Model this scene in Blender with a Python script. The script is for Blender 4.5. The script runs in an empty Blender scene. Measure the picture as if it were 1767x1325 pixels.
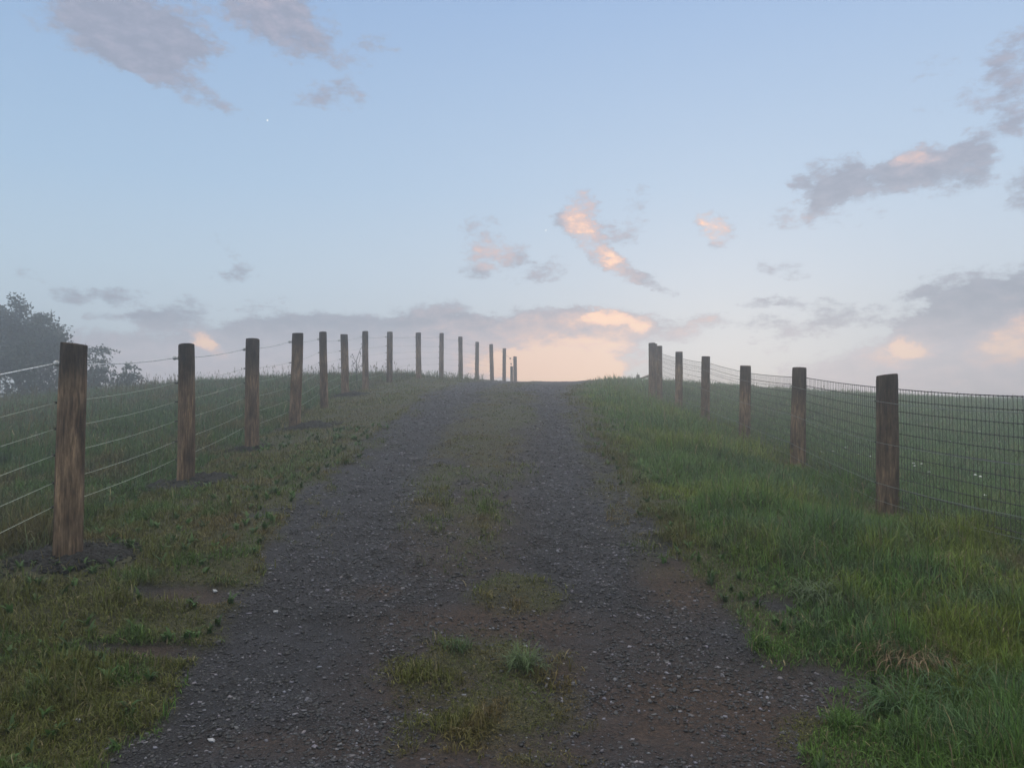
import bpy, math, random
import numpy as np
from mathutils import Vector, Matrix

random.seed(7)
rng = np.random.default_rng(11)
scene = bpy.context.scene
COL = scene.collection

# ------------------------------------------------------------------ camera
F = 1327.0
CX, CY = 883.5, 662.5
PITCH = math.atan(52.5 / F)
EYE = 1.60
cam_d = bpy.data.cameras.new("camera")
cam_d.sensor_width = 36.0
cam_d.lens = F / 1767.0 * 36.0
cam_d.clip_start = 0.05
cam_d.clip_end = 2000.0
cam = bpy.data.objects.new("camera", cam_d)
cam.location = (0, 0, EYE)
cam.rotation_euler = (math.pi / 2 + PITCH, 0, 0)
COL.objects.link(cam)
scene.camera = cam

def ray(px, py):
    u = (px - CX) / F
    v = (CY - py) / F
    return Vector((u, math.cos(PITCH) - v * math.sin(PITCH), math.sin(PITCH) + v * math.cos(PITCH)))

def at(px, py, Y):
    d = ray(px, py)
    t = Y / d.y
    return Vector((d.x * t, Y, EYE + d.z * t))

# ------------------------------------------------------------------ helpers
def put(o, parent=None, loc=None):
    COL.objects.link(o)
    if parent is not None:
        o.parent = parent
    if loc is not None:
        l = Vector(loc)
        if parent is not None:
            p = parent
            while p is not None:
                l = l - p.location
                p = p.parent
        o.location = l
    return o

def tag(o, label=None, cat=None, group=None, kind=None):
    if label: o["label"] = label
    if cat: o["category"] = cat
    if group: o["group"] = group
    if kind: o["kind"] = kind
    return o

def thing(name, loc, label, cat, group=None):
    o = bpy.data.objects.new(name, None)
    o.empty_display_size = 0.2
    o.location = loc
    COL.objects.link(o)
    return tag(o, label, cat, group)

class MB:
    def __init__(self):
        self.v = []; self.f = []
    def tube(self, pts, radii, seg=6, cap=True):
        pts = [Vector(p) for p in pts]
        if not hasattr(radii, "__len__"):
            radii = [radii] * len(pts)
        base = len(self.v)
        n = len(pts)
        for i, p in enumerate(pts):
            a = pts[max(i - 1, 0)]; b = pts[min(i + 1, n - 1)]
            t = (b - a)
            if t.length < 1e-9: t = Vector((0, 0, 1))
            t.normalize()
            up = Vector((0, 0, 1)) if abs(t.z) < 0.9 else Vector((1, 0, 0))
            x = t.cross(up).normalized(); y = x.cross(t).normalized()
            for k in range(seg):
                an = 2 * math.pi * k / seg
                self.v.append(p + (x * math.cos(an) + y * math.sin(an)) * radii[i])
        for i in range(n - 1):
            for k in range(seg):
                k2 = (k + 1) % seg
                self.f.append((base + i * seg + k, base + i * seg + k2, base + (i + 1) * seg + k2, base + (i + 1) * seg + k))
        if cap:
            self.f.append(tuple(base + k for k in range(seg))[::-1])
            self.f.append(tuple(base + (n - 1) * seg + k for k in range(seg)))
    def box(self, c, s, rot=None):
        b = len(self.v)
        for dx in (-.5, .5):
            for dy in (-.5, .5):
                for dz in (-.5, .5):
                    q = Vector((dx * s[0], dy * s[1], dz * s[2]))
                    if rot is not None: q = rot @ q
                    self.v.append(Vector(c) + q)
        for f in ((0, 1, 3, 2), (4, 6, 7, 5), (0, 4, 5, 1), (2, 3, 7, 6), (0, 2, 6, 4), (1, 5, 7, 3)):
            self.f.append(tuple(b + i for i in f))
    def build(self, name, mat, parent=None, loc=(0, 0, 0), smooth=True):
        l = Vector(loc)
        me = bpy.data.meshes.new(name)
        me.from_pydata([tuple(Vector(p) - l) for p in self.v], [], self.f)
        me.materials.append(mat)
        if smooth: me.shade_smooth()
        o = bpy.data.objects.new(name, me)
        return put(o, parent, l)

def np_mesh(name, verts, faces_flat, loop_total, mat, attrs=None, smooth=True):
    me = bpy.data.meshes.new(name)
    nv = len(verts); nl = len(faces_flat); nf = len(loop_total)
    me.vertices.add(nv)
    me.vertices.foreach_set("co", np.ascontiguousarray(verts, dtype=np.float32).ravel())
    me.loops.add(nl)
    me.loops.foreach_set("vertex_index", np.ascontiguousarray(faces_flat, dtype=np.int32))
    me.polygons.add(nf)
    ls = np.zeros(nf, dtype=np.int32); ls[1:] = np.cumsum(loop_total)[:-1]
    me.polygons.foreach_set("loop_start", ls)
    try:
        me.polygons.foreach_set("loop_total", np.ascontiguousarray(loop_total, dtype=np.int32))
    except Exception:
        pass
    if attrs:
        for k, a in attrs.items():
            if a.ndim == 1:
                at_ = me.attributes.new(k, 'FLOAT', 'POINT')
                at_.data.foreach_set("value", np.ascontiguousarray(a, dtype=np.float32))
            else:
                at_ = me.attributes.new(k, 'FLOAT_COLOR', 'POINT')
                c = np.ones((nv, 4), dtype=np.float32); c[:, :3] = a
                at_.data.foreach_set("color", c.ravel())
    me.update(calc_edges=True)
    if smooth:
        me.polygons.foreach_set("use_smooth", np.ones(nf, dtype=bool))
    me.materials.append(mat)
    o = bpy.data.objects.new(name, me)
    COL.objects.link(o)
    return o

def hash2(ix, iy, seed):
    h = (ix.astype(np.int64) * 374761393 + iy.astype(np.int64) * 668265263 + seed * 1442695041) & 0xFFFFFFFF
    h = ((h ^ (h >> 13)) * 1274126177) & 0xFFFFFFFF
    h = (h ^ (h >> 16)) & 0xFFFFFF
    return h / float(0xFFFFFF)

def vnoise(x, y, seed=0):
    ix = np.floor(x); iy = np.floor(y)
    fx = x - ix; fy = y - iy
    fx = fx * fx * (3 - 2 * fx); fy = fy * fy * (3 - 2 * fy)
    a = hash2(ix, iy, seed); b = hash2(ix + 1, iy, seed)
    c = hash2(ix, iy + 1, seed); d = hash2(ix + 1, iy + 1, seed)
    return (a * (1 - fx) + b * fx) * (1 - fy) + (c * (1 - fx) + d * fx) * fy

def fbm(x, y, seed=0, oct=4):
    s = 0; a = .5; t = 0
    for i in range(oct):
        s = s + a * vnoise(x * 2 ** i + 13.7 * i, y * 2 ** i - 7.3 * i, seed + i)
        t += a; a *= .5
    return s / t

def smooth(a, b, x):
    t = np.clip((x - a) / (b - a), 0, 1)
    return t * t * (3 - 2 * t)

# ------------------------------------------------------------------ fence posts (pixel of base and top, distance)
# px_top, py_top, px_base, py_base, Y, diameter
LP = [
    (129.5, 593, 117, 968, 5.17, .168), (321, 595, 321, 842, 7.80, .166), (437, 585, 435, 776, 10.05, .176),
    (513, 575, 508, 743, 12.0, .175), (558, 573, 560, 706, 14.4, .145), (593, 577, 596, 685, 16.9, .165),
    (631, 572, 631, 674, 19.2, .155), (672, 573, 672, 662, 21.5, .165), (722.5, 574, 722.5, 655, 23.8, .170),
    (761.5, 575, 761.5, 652, 26.0, .155), (795, 581, 795, 653, 28.0, .16), (823, 590, 823, 657, 30.0, .15),
    (848, 594, 849, 660, 32.0, .165), (870, 601, 870, 664, 33.8, .16), (889, 615, 889, 672, 35.5, .17)]
RP = [
    (1806, 654, 1807, 974, 4.90, .175), (1530, 647, 1531, 892, 7.1, .190), (1380, 634.5, 1377, 806, 9.9, .185),
    (1286, 631, 1284, 760, 12.6, .180), (1218.5, 615, 1217, 730, 15.2, .172), (1171, 607, 1171, 712, 17.5, .172),
    (1138.5, 597, 1138.5, 694, 19.6, .15), (1124.5, 592, 1125, 690, 20.4, .185)]
LB = [at(p[2], p[3], p[4]) for p in LP]
LT = [at(p[0], p[1], p[4]) for p in LP]
RB = [at(p[2], p[3], p[4]) for p in RP]
RT = [at(p[0], p[1], p[4]) for p in RP]

# ------------------------------------------------------------------ terrain
PYS = np.array([1500, 1325, 1200, 1100, 1000, 900, 800, 750, 700, 676, 666, 660.])
YS = np.array([2.45, 3.15, 3.72, 4.28, 4.95, 6.0, 8.3, 10.1, 13.1, 16.5, 20.0, 26.0])
def Yof(py):
    return float(np.interp(-py, -PYS, YS))

cps = []
def cp(x, y, z): cps.append((x, y, z))
def cpp(px, py, Y):
    p = at(px, py, Y); cp(p.x, p.y, p.z)
LE = [(1500, 60), (1325, 190), (1240, 285), (1160, 330), (1100, 400), (1000, 445), (950, 470), (900, 492), (850, 535), (800, 590), (750, 640), (720, 680), (700, 705), (676, 750), (666, 775), (660, 830)]
RE = [(1500, 1560), (1325, 1395), (1250, 1465), (1190, 1440), (1150, 1330), (1100, 1290), (1050, 1262), (1000, 1200), (950, 1155), (900, 1112), (850, 1078), (800, 1050), (750, 1022), (720, 1003), (700, 992), (676, 985), (666, 992), (660, 1010)]
for py in (1500, 1325, 1200, 1100, 1000, 900, 800, 750, 700, 676, 666, 660):
    Y = Yof(py)
    l = np.interp(-py, [-a for a, b in LE], [b for a, b in LE]); r = np.interp(-py, [-a for a, b in RE], [b for a, b in RE])
    cpp(l, py, Y); cpp((l + r) / 2, py - (4 if py > 700 else 0), Y); cpp(r, py, Y)
cp(0, 0, 0); cp(-3, 0, .05); cp(3.3, 0, -.05); cp(0, -5, -.35); cp(-6, -5, -.3); cp(6, -5, -.5)
for b in LB[:9]: cp(b.x, b.y, b.z)
for b in LB[9:]: cp(b.x, b.y, b.z - .02)
for b in RB: cp(b.x, b.y, b.z)
# left pasture, its crest and the fall behind it
cp(-6, 2.5, .35); cp(-6.5, 6, .70); cp(-8, 10, 1.15); cp(-12, 6, .55); cp(-12, 15, 1.4); cp(-20, 10, .8)
for a in ((0, 702, 24), (-250, 714, 24), (165, 684, 25), (300, 670, 25.5), (440, 660, 26), (560, 654, 26), (650, 651, 25)):
    cpp(*a)
for x, y, z in ((-24, 34, .5), (-14, 34, 1.3), (-8, 36, 1.5), (-24, 48, -2.5), (-12, 48, -1.5), (-6, 46, -.5), (-40, 25, .0), (-40, 45, -3), (-40, 8, .2)):
    cp(x, y, z)
# road crest and beyond
cpp(950, 662, 29); cpp(1040, 657, 27); cpp(1090, 659, 27)
for x, y, z in ((2, 34, 2.35), (4, 34, 2.1), (2, 46, .6), (-2, 44, 1.4), (7, 34, 2.3), (10, 48, .9)):
    cp(x, y, z)
# right field
cp(6, 3, .55); cp(8, 8, .72); cp(10, 14, 1.15); cp(7, 19, 1.75); cp(15, 8, .72); cp(18, 18, 1.25); cp(25, 12, .85); cp(14, 0, .3); cp(30, 0, .3)
for a in ((1200, 669, 28), (1300, 682, 31), (1420, 694, 36), (1550, 702, 42), (1700, 709, 48), (1850, 715, 50), (2050, 722, 50)):
    cpp(*a)
for x, y, z in ((14, 52, .4), (24, 58, .1), (36, 62, -.3), (50, 62, -.5), (50, 40, 1.1), (50, 20, .8), (50, 0, .3)):
    cp(x, y, z)
CP = np.array(cps)
def _k(r2):
    return np.where(r2 > 1e-12, .5 * r2 * np.log(np.maximum(r2, 1e-12)), 0.0)
n_ = len(CP)
A = np.zeros((n_ + 3, n_ + 3))
d2 = (CP[:, None, 0] - CP[None, :, 0]) ** 2 + (CP[:, None, 1] - CP[None, :, 1]) ** 2
A[:n_, :n_] = _k(d2) + np.eye(n_) * 0.25
A[:n_, n_] = 1; A[:n_, n_ + 1] = CP[:, 0]; A[:n_, n_ + 2] = CP[:, 1]
A[n_:, :n_] = A[:n_, n_:].T
W_ = np.linalg.solve(A, np.concatenate([CP[:, 2], np.zeros(3)]))
def tps(x, y):
    out = np.empty(len(x))
    for s in range(0, len(x), 60000):
        xs = x[s:s + 60000]; ys = y[s:s + 60000]
        r2 = (xs[:, None] - CP[None, :, 0]) ** 2 + (ys[:, None] - CP[None, :, 1]) ** 2
        out[s:s + 60000] = _k(r2) @ W_[:n_] + W_[n_] + W_[n_ + 1] * xs + W_[n_ + 2] * ys
    return out

Le_x = np.array([[Yof(a), at(b, a, Yof(a)).x] for a, b in LE])
Re_x = np.array([[Yof(a), at(b, a, Yof(a)).x] for a, b in RE])
def ext(e, ylast, xlast):
    return np.vstack([e, [[ylast, xlast]]])
Le_x = ext(Le_x, 30, -.3); Le_x = ext(Le_x, 36, 1.2); Le_x = ext(Le_x, 60, 8)
Re_x = ext(Re_x, 30, 3.5); Re_x = ext(Re_x, 36, 4.6); Re_x = ext(Re_x, 60, 11.5)

def ell(lst):
    out = []
    for px, py, rx, ry, s in lst:
        Y = Yof(py); c = at(px, py, Y)
        out.append((c.x, Y, rx / F * Y, max(.05, (Yof(py - ry) - Yof(py + ry)) / 2), s))
    return out
# bare soil tongues that reach into the left grass, grass patches on the track, red-brown soil
BARE = ell([(330, 1034, 120, 17, 1.), (260, 1133, 120, 15, 1.), (440, 888, 60, 10, .6), (1400, 1190, 120, 45, .8), (1330, 1045, 45, 10, .7), (555, 812, 60, 9, .5), (1165, 962, 40, 9, .5), (1350, 1056, 28, 9, 1.)])
PATCH = ell([(815, 1165, 140, 62, 1.1), (870, 1230, 135, 65, 1.1), (760, 1290, 90, 30, .5), (893, 1030, 75, 34, 1.2), (832, 955, 42, 22, .8), (815, 897, 70, 26, .75), (850, 765, 55, 45, 1.0), (865, 825, 60, 32, .75), (875, 720, 55, 30, 1.0), (890, 690, 45, 14, 1.0), (1040, 830, 30, 90, .5), (1000, 740, 20, 50, .7), (1110, 930, 30, 40, .5),
             (1425, 1290, 70, 45, 1.), (930, 1318, 90, 20, .7), (800, 985, 60, 20, .4), (660, 760, 40, 20, .3)])
SOIL = ell([(850, 1082, 190, 34, .9), (1230, 1240, 260, 90, 1.), (1180, 1010, 75, 45, .9), (560, 1290, 200, 30, .55), (640, 1025, 50, 15, .8), (840, 1190, 220, 120, .8), (810, 900, 95, 60, .8), (860, 1310, 200, 40, .9), (330, 1040, 70, 20, .8), (250, 1135, 70, 16, .7), (1090, 1120, 120, 60, .4), (845, 760, 70, 70, .5)])
def esum(lst, x, y):
    s = np.zeros_like(x)
    for cx, cy, rx, ry, k in lst:
        r = np.sqrt(((x - cx) / rx) ** 2 + ((y - cy) / ry) ** 2)
        s = np.maximum(s, k * np.clip(1.5 - r, 0, 1))
    return s
MND = [(LB[0].x - .02, LB[0].y + .03, .40, .34), (LB[1].x, LB[1].y + .03, .40, .4), (LB[2].x - .05, LB[2].y, .26, .3), (LB[3].x + .25, LB[3].y - .05, .42, .4), (LB[5].x + .1, LB[5].y - .1, .36, .35)]
def mound_mask(x, y):
    s = np.zeros_like(x)
    for cx, cy, rx, ry in MND:
        r = np.sqrt(((x - cx) / rx) ** 2 + ((y - cy) / ry) ** 2)
        s = np.maximum(s, np.clip((1.40 - r) * 3.5, 0, 1))
    return np.clip(s, 0, 1)

def masks(x, y):
    """grass cover 0..1, soil 0..1, signed distance into the verge (metres, + = grass side)"""
    wob = (fbm(x * 2.2, y * 2.2, 3) - .5) * .20 + (fbm(x * 9, y * 9, 5, 3) - .5) * .14
    wob = wob * (1 + 1.8 * smooth(6, 12, y))
    xl = np.interp(y, Le_x[:, 0], Le_x[:, 1]); xr = np.interp(y, Re_x[:, 0], Re_x[:, 1])
    dl = xl - x; dr = x - xr
    d = np.maximum(dl, dr) + wob
    g = smooth(-.05, .07, d)
    nb = fbm(x * 7, y * 7, 21, 3)
    b = esum(BARE, x, y) * (.55 + .9 * nb)
    g = g * (1 - np.clip((b - .25) * 2.2, 0, 1))
    p = esum(PATCH, x, y) * (.35 + 1.3 * fbm(x * 6, y * 6, 31, 3))
    g = np.maximum(g, np.clip((p - .38) * 2.0, 0, 1) * .9)
    g = np.maximum(g, np.clip((p - .12) * 1.2, 0, .30) * smooth(.42, .62, fbm(x * 14, y * 14, 35, 2)))
    # ragged seedlings along both edges
    g = np.maximum(g, .75 * smooth(-.50, -.05, d) * smooth(.50, .62, fbm(x * 6, y * 6, 45, 3)) * smooth(4.5, 6, y))
    # scattered seedlings in the middle of the track
    mid = np.abs(x - (xl + xr) / 2 + .10)
    g = np.maximum(g, .88 * smooth(.60, .15, mid) * smooth(.28, .50, fbm(x * 4, y * 2.2, 41, 4)) * smooth(4.8, 7.5, y))
    s = np.clip(esum(SOIL, x, y) * (.45 + 1.1 * fbm(x * 4, y * 4, 51)), 0, 1)
    return g, s, d

def ground_z(x, y, fine=True):
    z = tps(x, y)
    if fine:
        g, s, d = masks(x, y)
        z = z + (fbm(x * 1.1, y * 1.1, 61, 3) - .5) * .09 * smooth(0, .8, d)
        z = z + (fbm(x * 5, y * 5, 71, 4) - .5) * .040
        z = z + .02 * g
    return z
def gz(x, y):
    return float(ground_z(np.array([float(x)]), np.array([float(y)]))[0])

# ------------------------------------------------------------------ materials
def new_mat(name):
    m = bpy.data.materials.new(name); m.use_nodes = True
    nt = m.node_tree; nt.nodes.clear()
    out = nt.nodes.new("ShaderNodeOutputMaterial")
    b = nt.nodes.new("ShaderNodeBsdfPrincipled")
    nt.links.new(b.outputs[0], out.inputs[0])
    return m, nt, b, out
def N(nt, t, **kw):
    n = nt.nodes.new(t)
    for k, v in kw.items(): setattr(n, k, v)
    return n
def ramp(nt, stops, fac=None):
    r = N(nt, "ShaderNodeValToRGB")
    e = r.color_ramp.elements
    while len(e) < len(stops): e.new(.5)
    for i, (p, c) in enumerate(stops):
        e[i].position = p; e[i].color = (*c, 1) if len(c) == 3 else c
    if fac is not None: nt.links.new(fac, r.inputs[0])
    return r
def mixc(nt, fac, a, b, mode='MIX'):
    m = N(nt, "ShaderNodeMix", data_type='RGBA', blend_type=mode)
    for sock, v in ((m.inputs[0], fac), (m.inputs[6], a), (m.inputs[7], b)):
        if isinstance(v, (int, float)): sock.default_value = v
        elif isinstance(v, tuple): sock.default_value = (*v, 1)
        else: nt.links.new(v, sock)
    return m.outputs[2]
def math_(nt, op, a, b=None, c=None, clamp=False):
    m = N(nt, "ShaderNodeMath", operation=op, use_clamp=clamp)
    for i, v in enumerate((a, b, c)):
        if v is None: continue
        if isinstance(v, (int, float)): m.inputs[i].default_value = v
        else: nt.links.new(v, m.inputs[i])
    return m.outputs[0]

def ground_material():
    m, nt, b, out = new_mat("ground_soil_gravel")
    L = nt.links.new
    geo = N(nt, "ShaderNodeNewGeometry")
    g = N(nt, "ShaderNodeAttribute", attribute_name="grass").outputs["Fac"]
    s = N(nt, "ShaderNodeAttribute", attribute_name="soil").outputs["Fac"]
    pos = geo.outputs["Position"]
    v1 = N(nt, "ShaderNodeTexVoronoi"); v1.inputs["Scale"].default_value = 95; L(pos, v1.inputs["Vector"])
    v2 = N(nt, "ShaderNodeTexVoronoi"); v2.inputs["Scale"].default_value = 240; L(pos, v2.inputs["Vector"])
    n1 = N(nt, "ShaderNodeTexNoise"); n1.inputs["Scale"].default_value = 3.0; n1.inputs["Detail"].default_value = 6; L(pos, n1.inputs["Vector"])
    n2 = N(nt, "ShaderNodeTexNoise"); n2.inputs["Scale"].default_value = 45; n2.inputs["Detail"].default_value = 5; L(pos, n2.inputs["Vector"])
    sp = N(nt, "ShaderNodeSeparateColor"); L(v1.outputs["Color"], sp.inputs[0])
    sp2 = N(nt, "ShaderNodeSeparateColor"); L(v2.outputs["Color"], sp2.inputs[0])
    c1 = ramp(nt, [(0, (.014, .014, .016)), (.45, (.040, .039, .044)), (.85, (.062, .060, .070)), (1, (.15, .15, .16))], sp.outputs[0])
    c2 = ramp(nt, [(0, (.010, .010, .012)), (.6, (.028, .027, .032)), (1, (.09, .09, .10))], sp2.outputs[0])
    grav = mixc(nt, .5, c1.outputs[0], c2.outputs[0])
    big = ramp(nt, [(.3, (.28, .275, .305)), (.7, (.66, .65, .72))], n1.outputs[0])
    grav = mixc(nt, 1.0, grav, big.outputs[0], 'MULTIPLY')
    soil = ramp(nt, [(.25, (.011, .008, .006)), (.55, (.042, .0245, .0175)), (.8, (.088, .056, .040))], n2.outputs[0])
    turf = ramp(nt, [(.25, (.012, .013, .005)), (.55, (.040, .040, .014)), (.8, (.080, .068, .028))], n2.outputs[0])
    c = mixc(nt, s, grav, soil.outputs[0])
    c = mixc(nt, g, c, turf.outputs[0])
    L(c, b.inputs["Base Color"])
    b.inputs["Roughness"].default_value = .72
    b.inputs["Specular IOR Level"].default_value = .3
    h = math_(nt, 'MULTIPLY_ADD', v1.outputs["Distance"], -.6, math_(nt, 'MULTIPLY', n2.outputs[0], .8))
    h = math_(nt, 'MULTIPLY_ADD', v2.outputs["Distance"], -.3, h)
    bp = N(nt, "ShaderNodeBump"); bp.inputs["Strength"].default_value = .7; bp.inputs["Distance"].default_value = .02
    L(h, bp.inputs["Height"]); L(bp.outputs[0], b.inputs["Normal"])
    return m
M_ground = ground_material()

def attr_mat(name, rough=.6, spec=.3, transl=0.0):
    m, nt, b, out = new_mat(name)
    a = N(nt, "ShaderNodeAttribute", attribute_name="tint")
    nt.links.new(a.outputs["Color"], b.inputs["Base Color"])
    b.inputs["Roughness"].default_value = rough
    b.inputs["Specular IOR Level"].default_value = spec
    if transl > 0:
        t = N(nt, "ShaderNodeBsdfTranslucent")
        nt.links.new(a.outputs["Color"], t.inputs[0])
        mx = N(nt, "ShaderNodeMixShader"); mx.inputs[0].default_value = transl
        nt.links.new(b.outputs[0], mx.inputs[1]); nt.links.new(t.outputs[0], mx.inputs[2])
        nt.links.new(mx.outputs[0], out.inputs[0])
    return m
M_grass = attr_mat("grass_blade", .5, .25, .3)
M_stone = attr_mat("slate_chip", .5, .5)
M_leaf = attr_mat("leaf", .5, .3, .25)

def wood_material():
    m, nt, b, out = new_mat("weathered_post_wood")
    L = nt.links.new
    tc = N(nt, "ShaderNodeTexCoord")
    oi = N(nt, "ShaderNodeObjectInfo")
    add = N(nt, "ShaderNodeVectorMath", operation='MULTIPLY_ADD')
    cmb = N(nt, "ShaderNodeCombineXYZ")
    for i in range(3): L(oi.outputs["Random"], cmb.inputs[i])
    L(cmb.outputs[0], add.inputs[0]); add.inputs[1].default_value = (31, 17, 53); L(tc.outputs["Object"], add.inputs[2])
    def stretched(sx, sz, scale, det, rough=.6):
        mp = N(nt, "ShaderNodeMapping"); mp.inputs["Scale"].default_value = (sx, sx, sz); L(add.outputs[0], mp.inputs[0])
        n = N(nt, "ShaderNodeTexNoise"); n.inputs["Scale"].default_value = scale; n.inputs["Detail"].default_value = det; n.inputs["Roughness"].default_value = rough
        L(mp.outputs[0], n.inputs["Vector"]); return n.outputs[0]
    grain = stretched(1, .11, 60, 7, .75)
    streak = stretched(1, .10, 16, 5)
    blot = stretched(1, .45, 5, 5)
    c = ramp(nt, [(.28, (.036, .026, .020)), (.45, (.155, .105, .068)), (.58, (.30, .213, .140)), (.75, (.48, .365, .255))], grain)
    c2 = ramp(nt, [(.30, (.40, .37, .36)), (.52, (.85, .82, .79)), (.75, (1.35, 1.28, 1.18))], streak)
    col = mixc(nt, 1.0, c.outputs[0], c2.outputs[0], 'MULTIPLY')
    c3 = ramp(nt, [(.32, (.34, .31, .31)), (.5, (.85, .82, .80)), (.65, (1.3, 1.25, 1.2))], blot)
    col = mixc(nt, 1.0, col, c3.outputs[0], 'MULTIPLY')
    # drying cracks and a few knots
    crk = ramp(nt, [(.47, (1, 1, 1)), (.495, (.22, .20, .19)), (.52, (1, 1, 1))], stretched(1, .05, 22, 2))
    col = mixc(nt, .75, col, crk.outputs[0], 'MULTIPLY')
    kn = N(nt, "ShaderNodeTexVoronoi"); kn.inputs["Scale"].default_value = 5.5
    mk = N(nt, "ShaderNodeMapping"); mk.inputs["Scale"].default_value = (1, 1, .55); L(add.outputs[0], mk.inputs[0]); L(mk.outputs[0], kn.inputs["Vector"])
    knr = ramp(nt, [(.0, (.25, .22, .20)), (.10, (.55, .5, .45)), (.16, (1, 1, 1))], kn.outputs["Distance"])
    col = mixc(nt, .8, col, knr.outputs[0], 'MULTIPLY')
    # rain-soaked, algae-dark head of the post
    wet = N(nt, "ShaderNodeAttribute", attribute_name="wet").outputs["Fac"]
    w = math_(nt, 'ADD', wet, math_(nt, 'MULTIPLY', math_(nt, 'SUBTRACT', streak, .5), 1.2))
    w = ramp(nt, [(.15, (0, 0, 0)), (.70, (1, 1, 1))], w)
    dark = mixc(nt, 1.0, col, (.28, .30, .34), 'MULTIPLY')
    col = mixc(nt, w.outputs[0], col, dark)
    L(col, b.inputs["Base Color"])
    b.inputs["Roughness"].default_value = .85; b.inputs["Specular IOR Level"].default_value = .2
    bp = N(nt, "ShaderNodeBump"); bp.inputs["Strength"].default_value = .6; bp.inputs["Distance"].default_value = .006
    L(math_(nt, 'ADD', grain, streak), bp.inputs["Height"]); L(bp.outputs[0], b.inputs["Normal"])
    return m
M_wood = wood_material()

def plain(name, col, rough=.5, metal=0.0, noise=.25, scale=60):
    m, nt, b, out = new_mat(name)
    tc = N(nt, "ShaderNodeTexCoord")
    n = N(nt, "ShaderNodeTexNoise"); n.inputs["Scale"].default_value = scale; n.inputs["Detail"].default_value = 4
    nt.links.new(tc.outputs["Object"], n.inputs["Vector"])
    r = ramp(nt, [(.3, tuple(c * (1 - noise) for c in col)), (.7, tuple(min(1, c * (1 + noise)) for c in col))], n.outputs[0])
    nt.links.new(r.outputs[0], b.inputs["Base Color"])
    b.inputs["Roughness"].default_value = rough; b.inputs["Metallic"].default_value = metal
    return m
M_rope = plain("white_rope", (.55, .56, .58), .6, 0, .45, 90)
M_wire = plain("pale_fence_wire", (.34, .37, .30), .45, 0, .2)
M_steel = plain("dull_steel_wire", (.014, .015, .015), .6, .0, .3)
M_strand = plain("galvanised_wire", (.13, .145, .135), .5, .2, .25)
M_ins_w = plain("white_plastic", (.5, .5, .5), .4, 0, .15)
M_ins_b = plain("black_plastic", (.012, .012, .012), .5, 0, .2)
M_bark = plain("bark", (.045, .038, .032), .9, 0, .4, 14)

def soil_mat():
    m, nt, b, out = new_mat("dark_dug_soil")
    geo = N(nt, "ShaderNodeNewGeometry")
    n = N(nt, "ShaderNodeTexNoise"); n.inputs["Scale"].default_value = 40; n.inputs["Detail"].default_value = 6
    v = N(nt, "ShaderNodeTexVoronoi"); v.inputs["Scale"].default_value = 70
    nt.links.new(geo.outputs["Position"], n.inputs["Vector"]); nt.links.new(geo.outputs["Position"], v.inputs["Vector"])
    r = ramp(nt, [(.3, (.006, .005, .005)), (.6, (.016, .014, .014)), (.8, (.040, .036, .036))], n.outputs[0])
    nt.links.new(r.outputs[0], b.inputs["Base Color"]); b.inputs["Roughness"].default_value = .9
    bp = N(nt, "ShaderNodeBump"); bp.inputs["Strength"].default_value = .9; bp.inputs["Distance"].default_value = .02
    nt.links.new(math_(nt, 'ADD', n.outputs[0], v.outputs["Distance"]), bp.inputs["Height"]); nt.links.new(bp.outputs[0], b.inputs["Normal"])
    return m
M_soil = soil_mat()

# ------------------------------------------------------------------ ground sheet (graded grid), split into pasture and track
def lines(segs):
    out = [segs[0][0]]
    for a, b, st in segs:
        n = max(1, int(round((b - a) / st)))
        out += list(np.linspace(a, b, n + 1)[1:])
    return np.array(out)
gx = lines([(-48, -14, 1.0), (-14, -5, .25), (-5, -2.5, .08), (-2.5, 3.0, .045), (3.0, 5, .08), (5, 14, .25), (14, 58, 1.0)])
gy = lines([(-8, 2, .5), (2, 7, .04), (7, 13, .08), (13, 22, .16), (22, 36, .25), (36, 66, .8)])
X, Yg = np.meshgrid(gx, gy)
xf, yf = X.ravel(), Yg.ravel()
zf = ground_z(xf, yf)
gm, sm, dm = masks(xf, yf)
nx, ny = len(gx), len(gy)
idx = np.arange(nx * ny).reshape(ny, nx)
quads = np.stack([idx[:-1, :-1].ravel(), idx[:-1, 1:].ravel(), idx[1:, 1:].ravel(), idx[1:, :-1].ravel()], 1)
fx_c = xf[quads].mean(1); fy_c = yf[quads].mean(1)
is_road = (dm[quads].mean(1) < 0.02) & (fy_c < 60)
V = np.stack([xf, yf, zf], 1)
def sub(q, name):
    u, inv = np.unique(q.ravel(), return_inverse=True)
    o = np_mesh(name, V[u], inv, np.full(len(q), 4), M_ground, {"grass": gm[u], "soil": np.maximum(sm[u], 0)})
    return o
ground = tag(sub(quads[~is_road], "ground"), "grassy hillside rising on both sides of the gravel track", None, None, "structure")
road = tag(sub(quads[is_road], "gravel_track"), "dark gravel farm track climbing to the crest of the hill", None, None, "structure")

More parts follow.
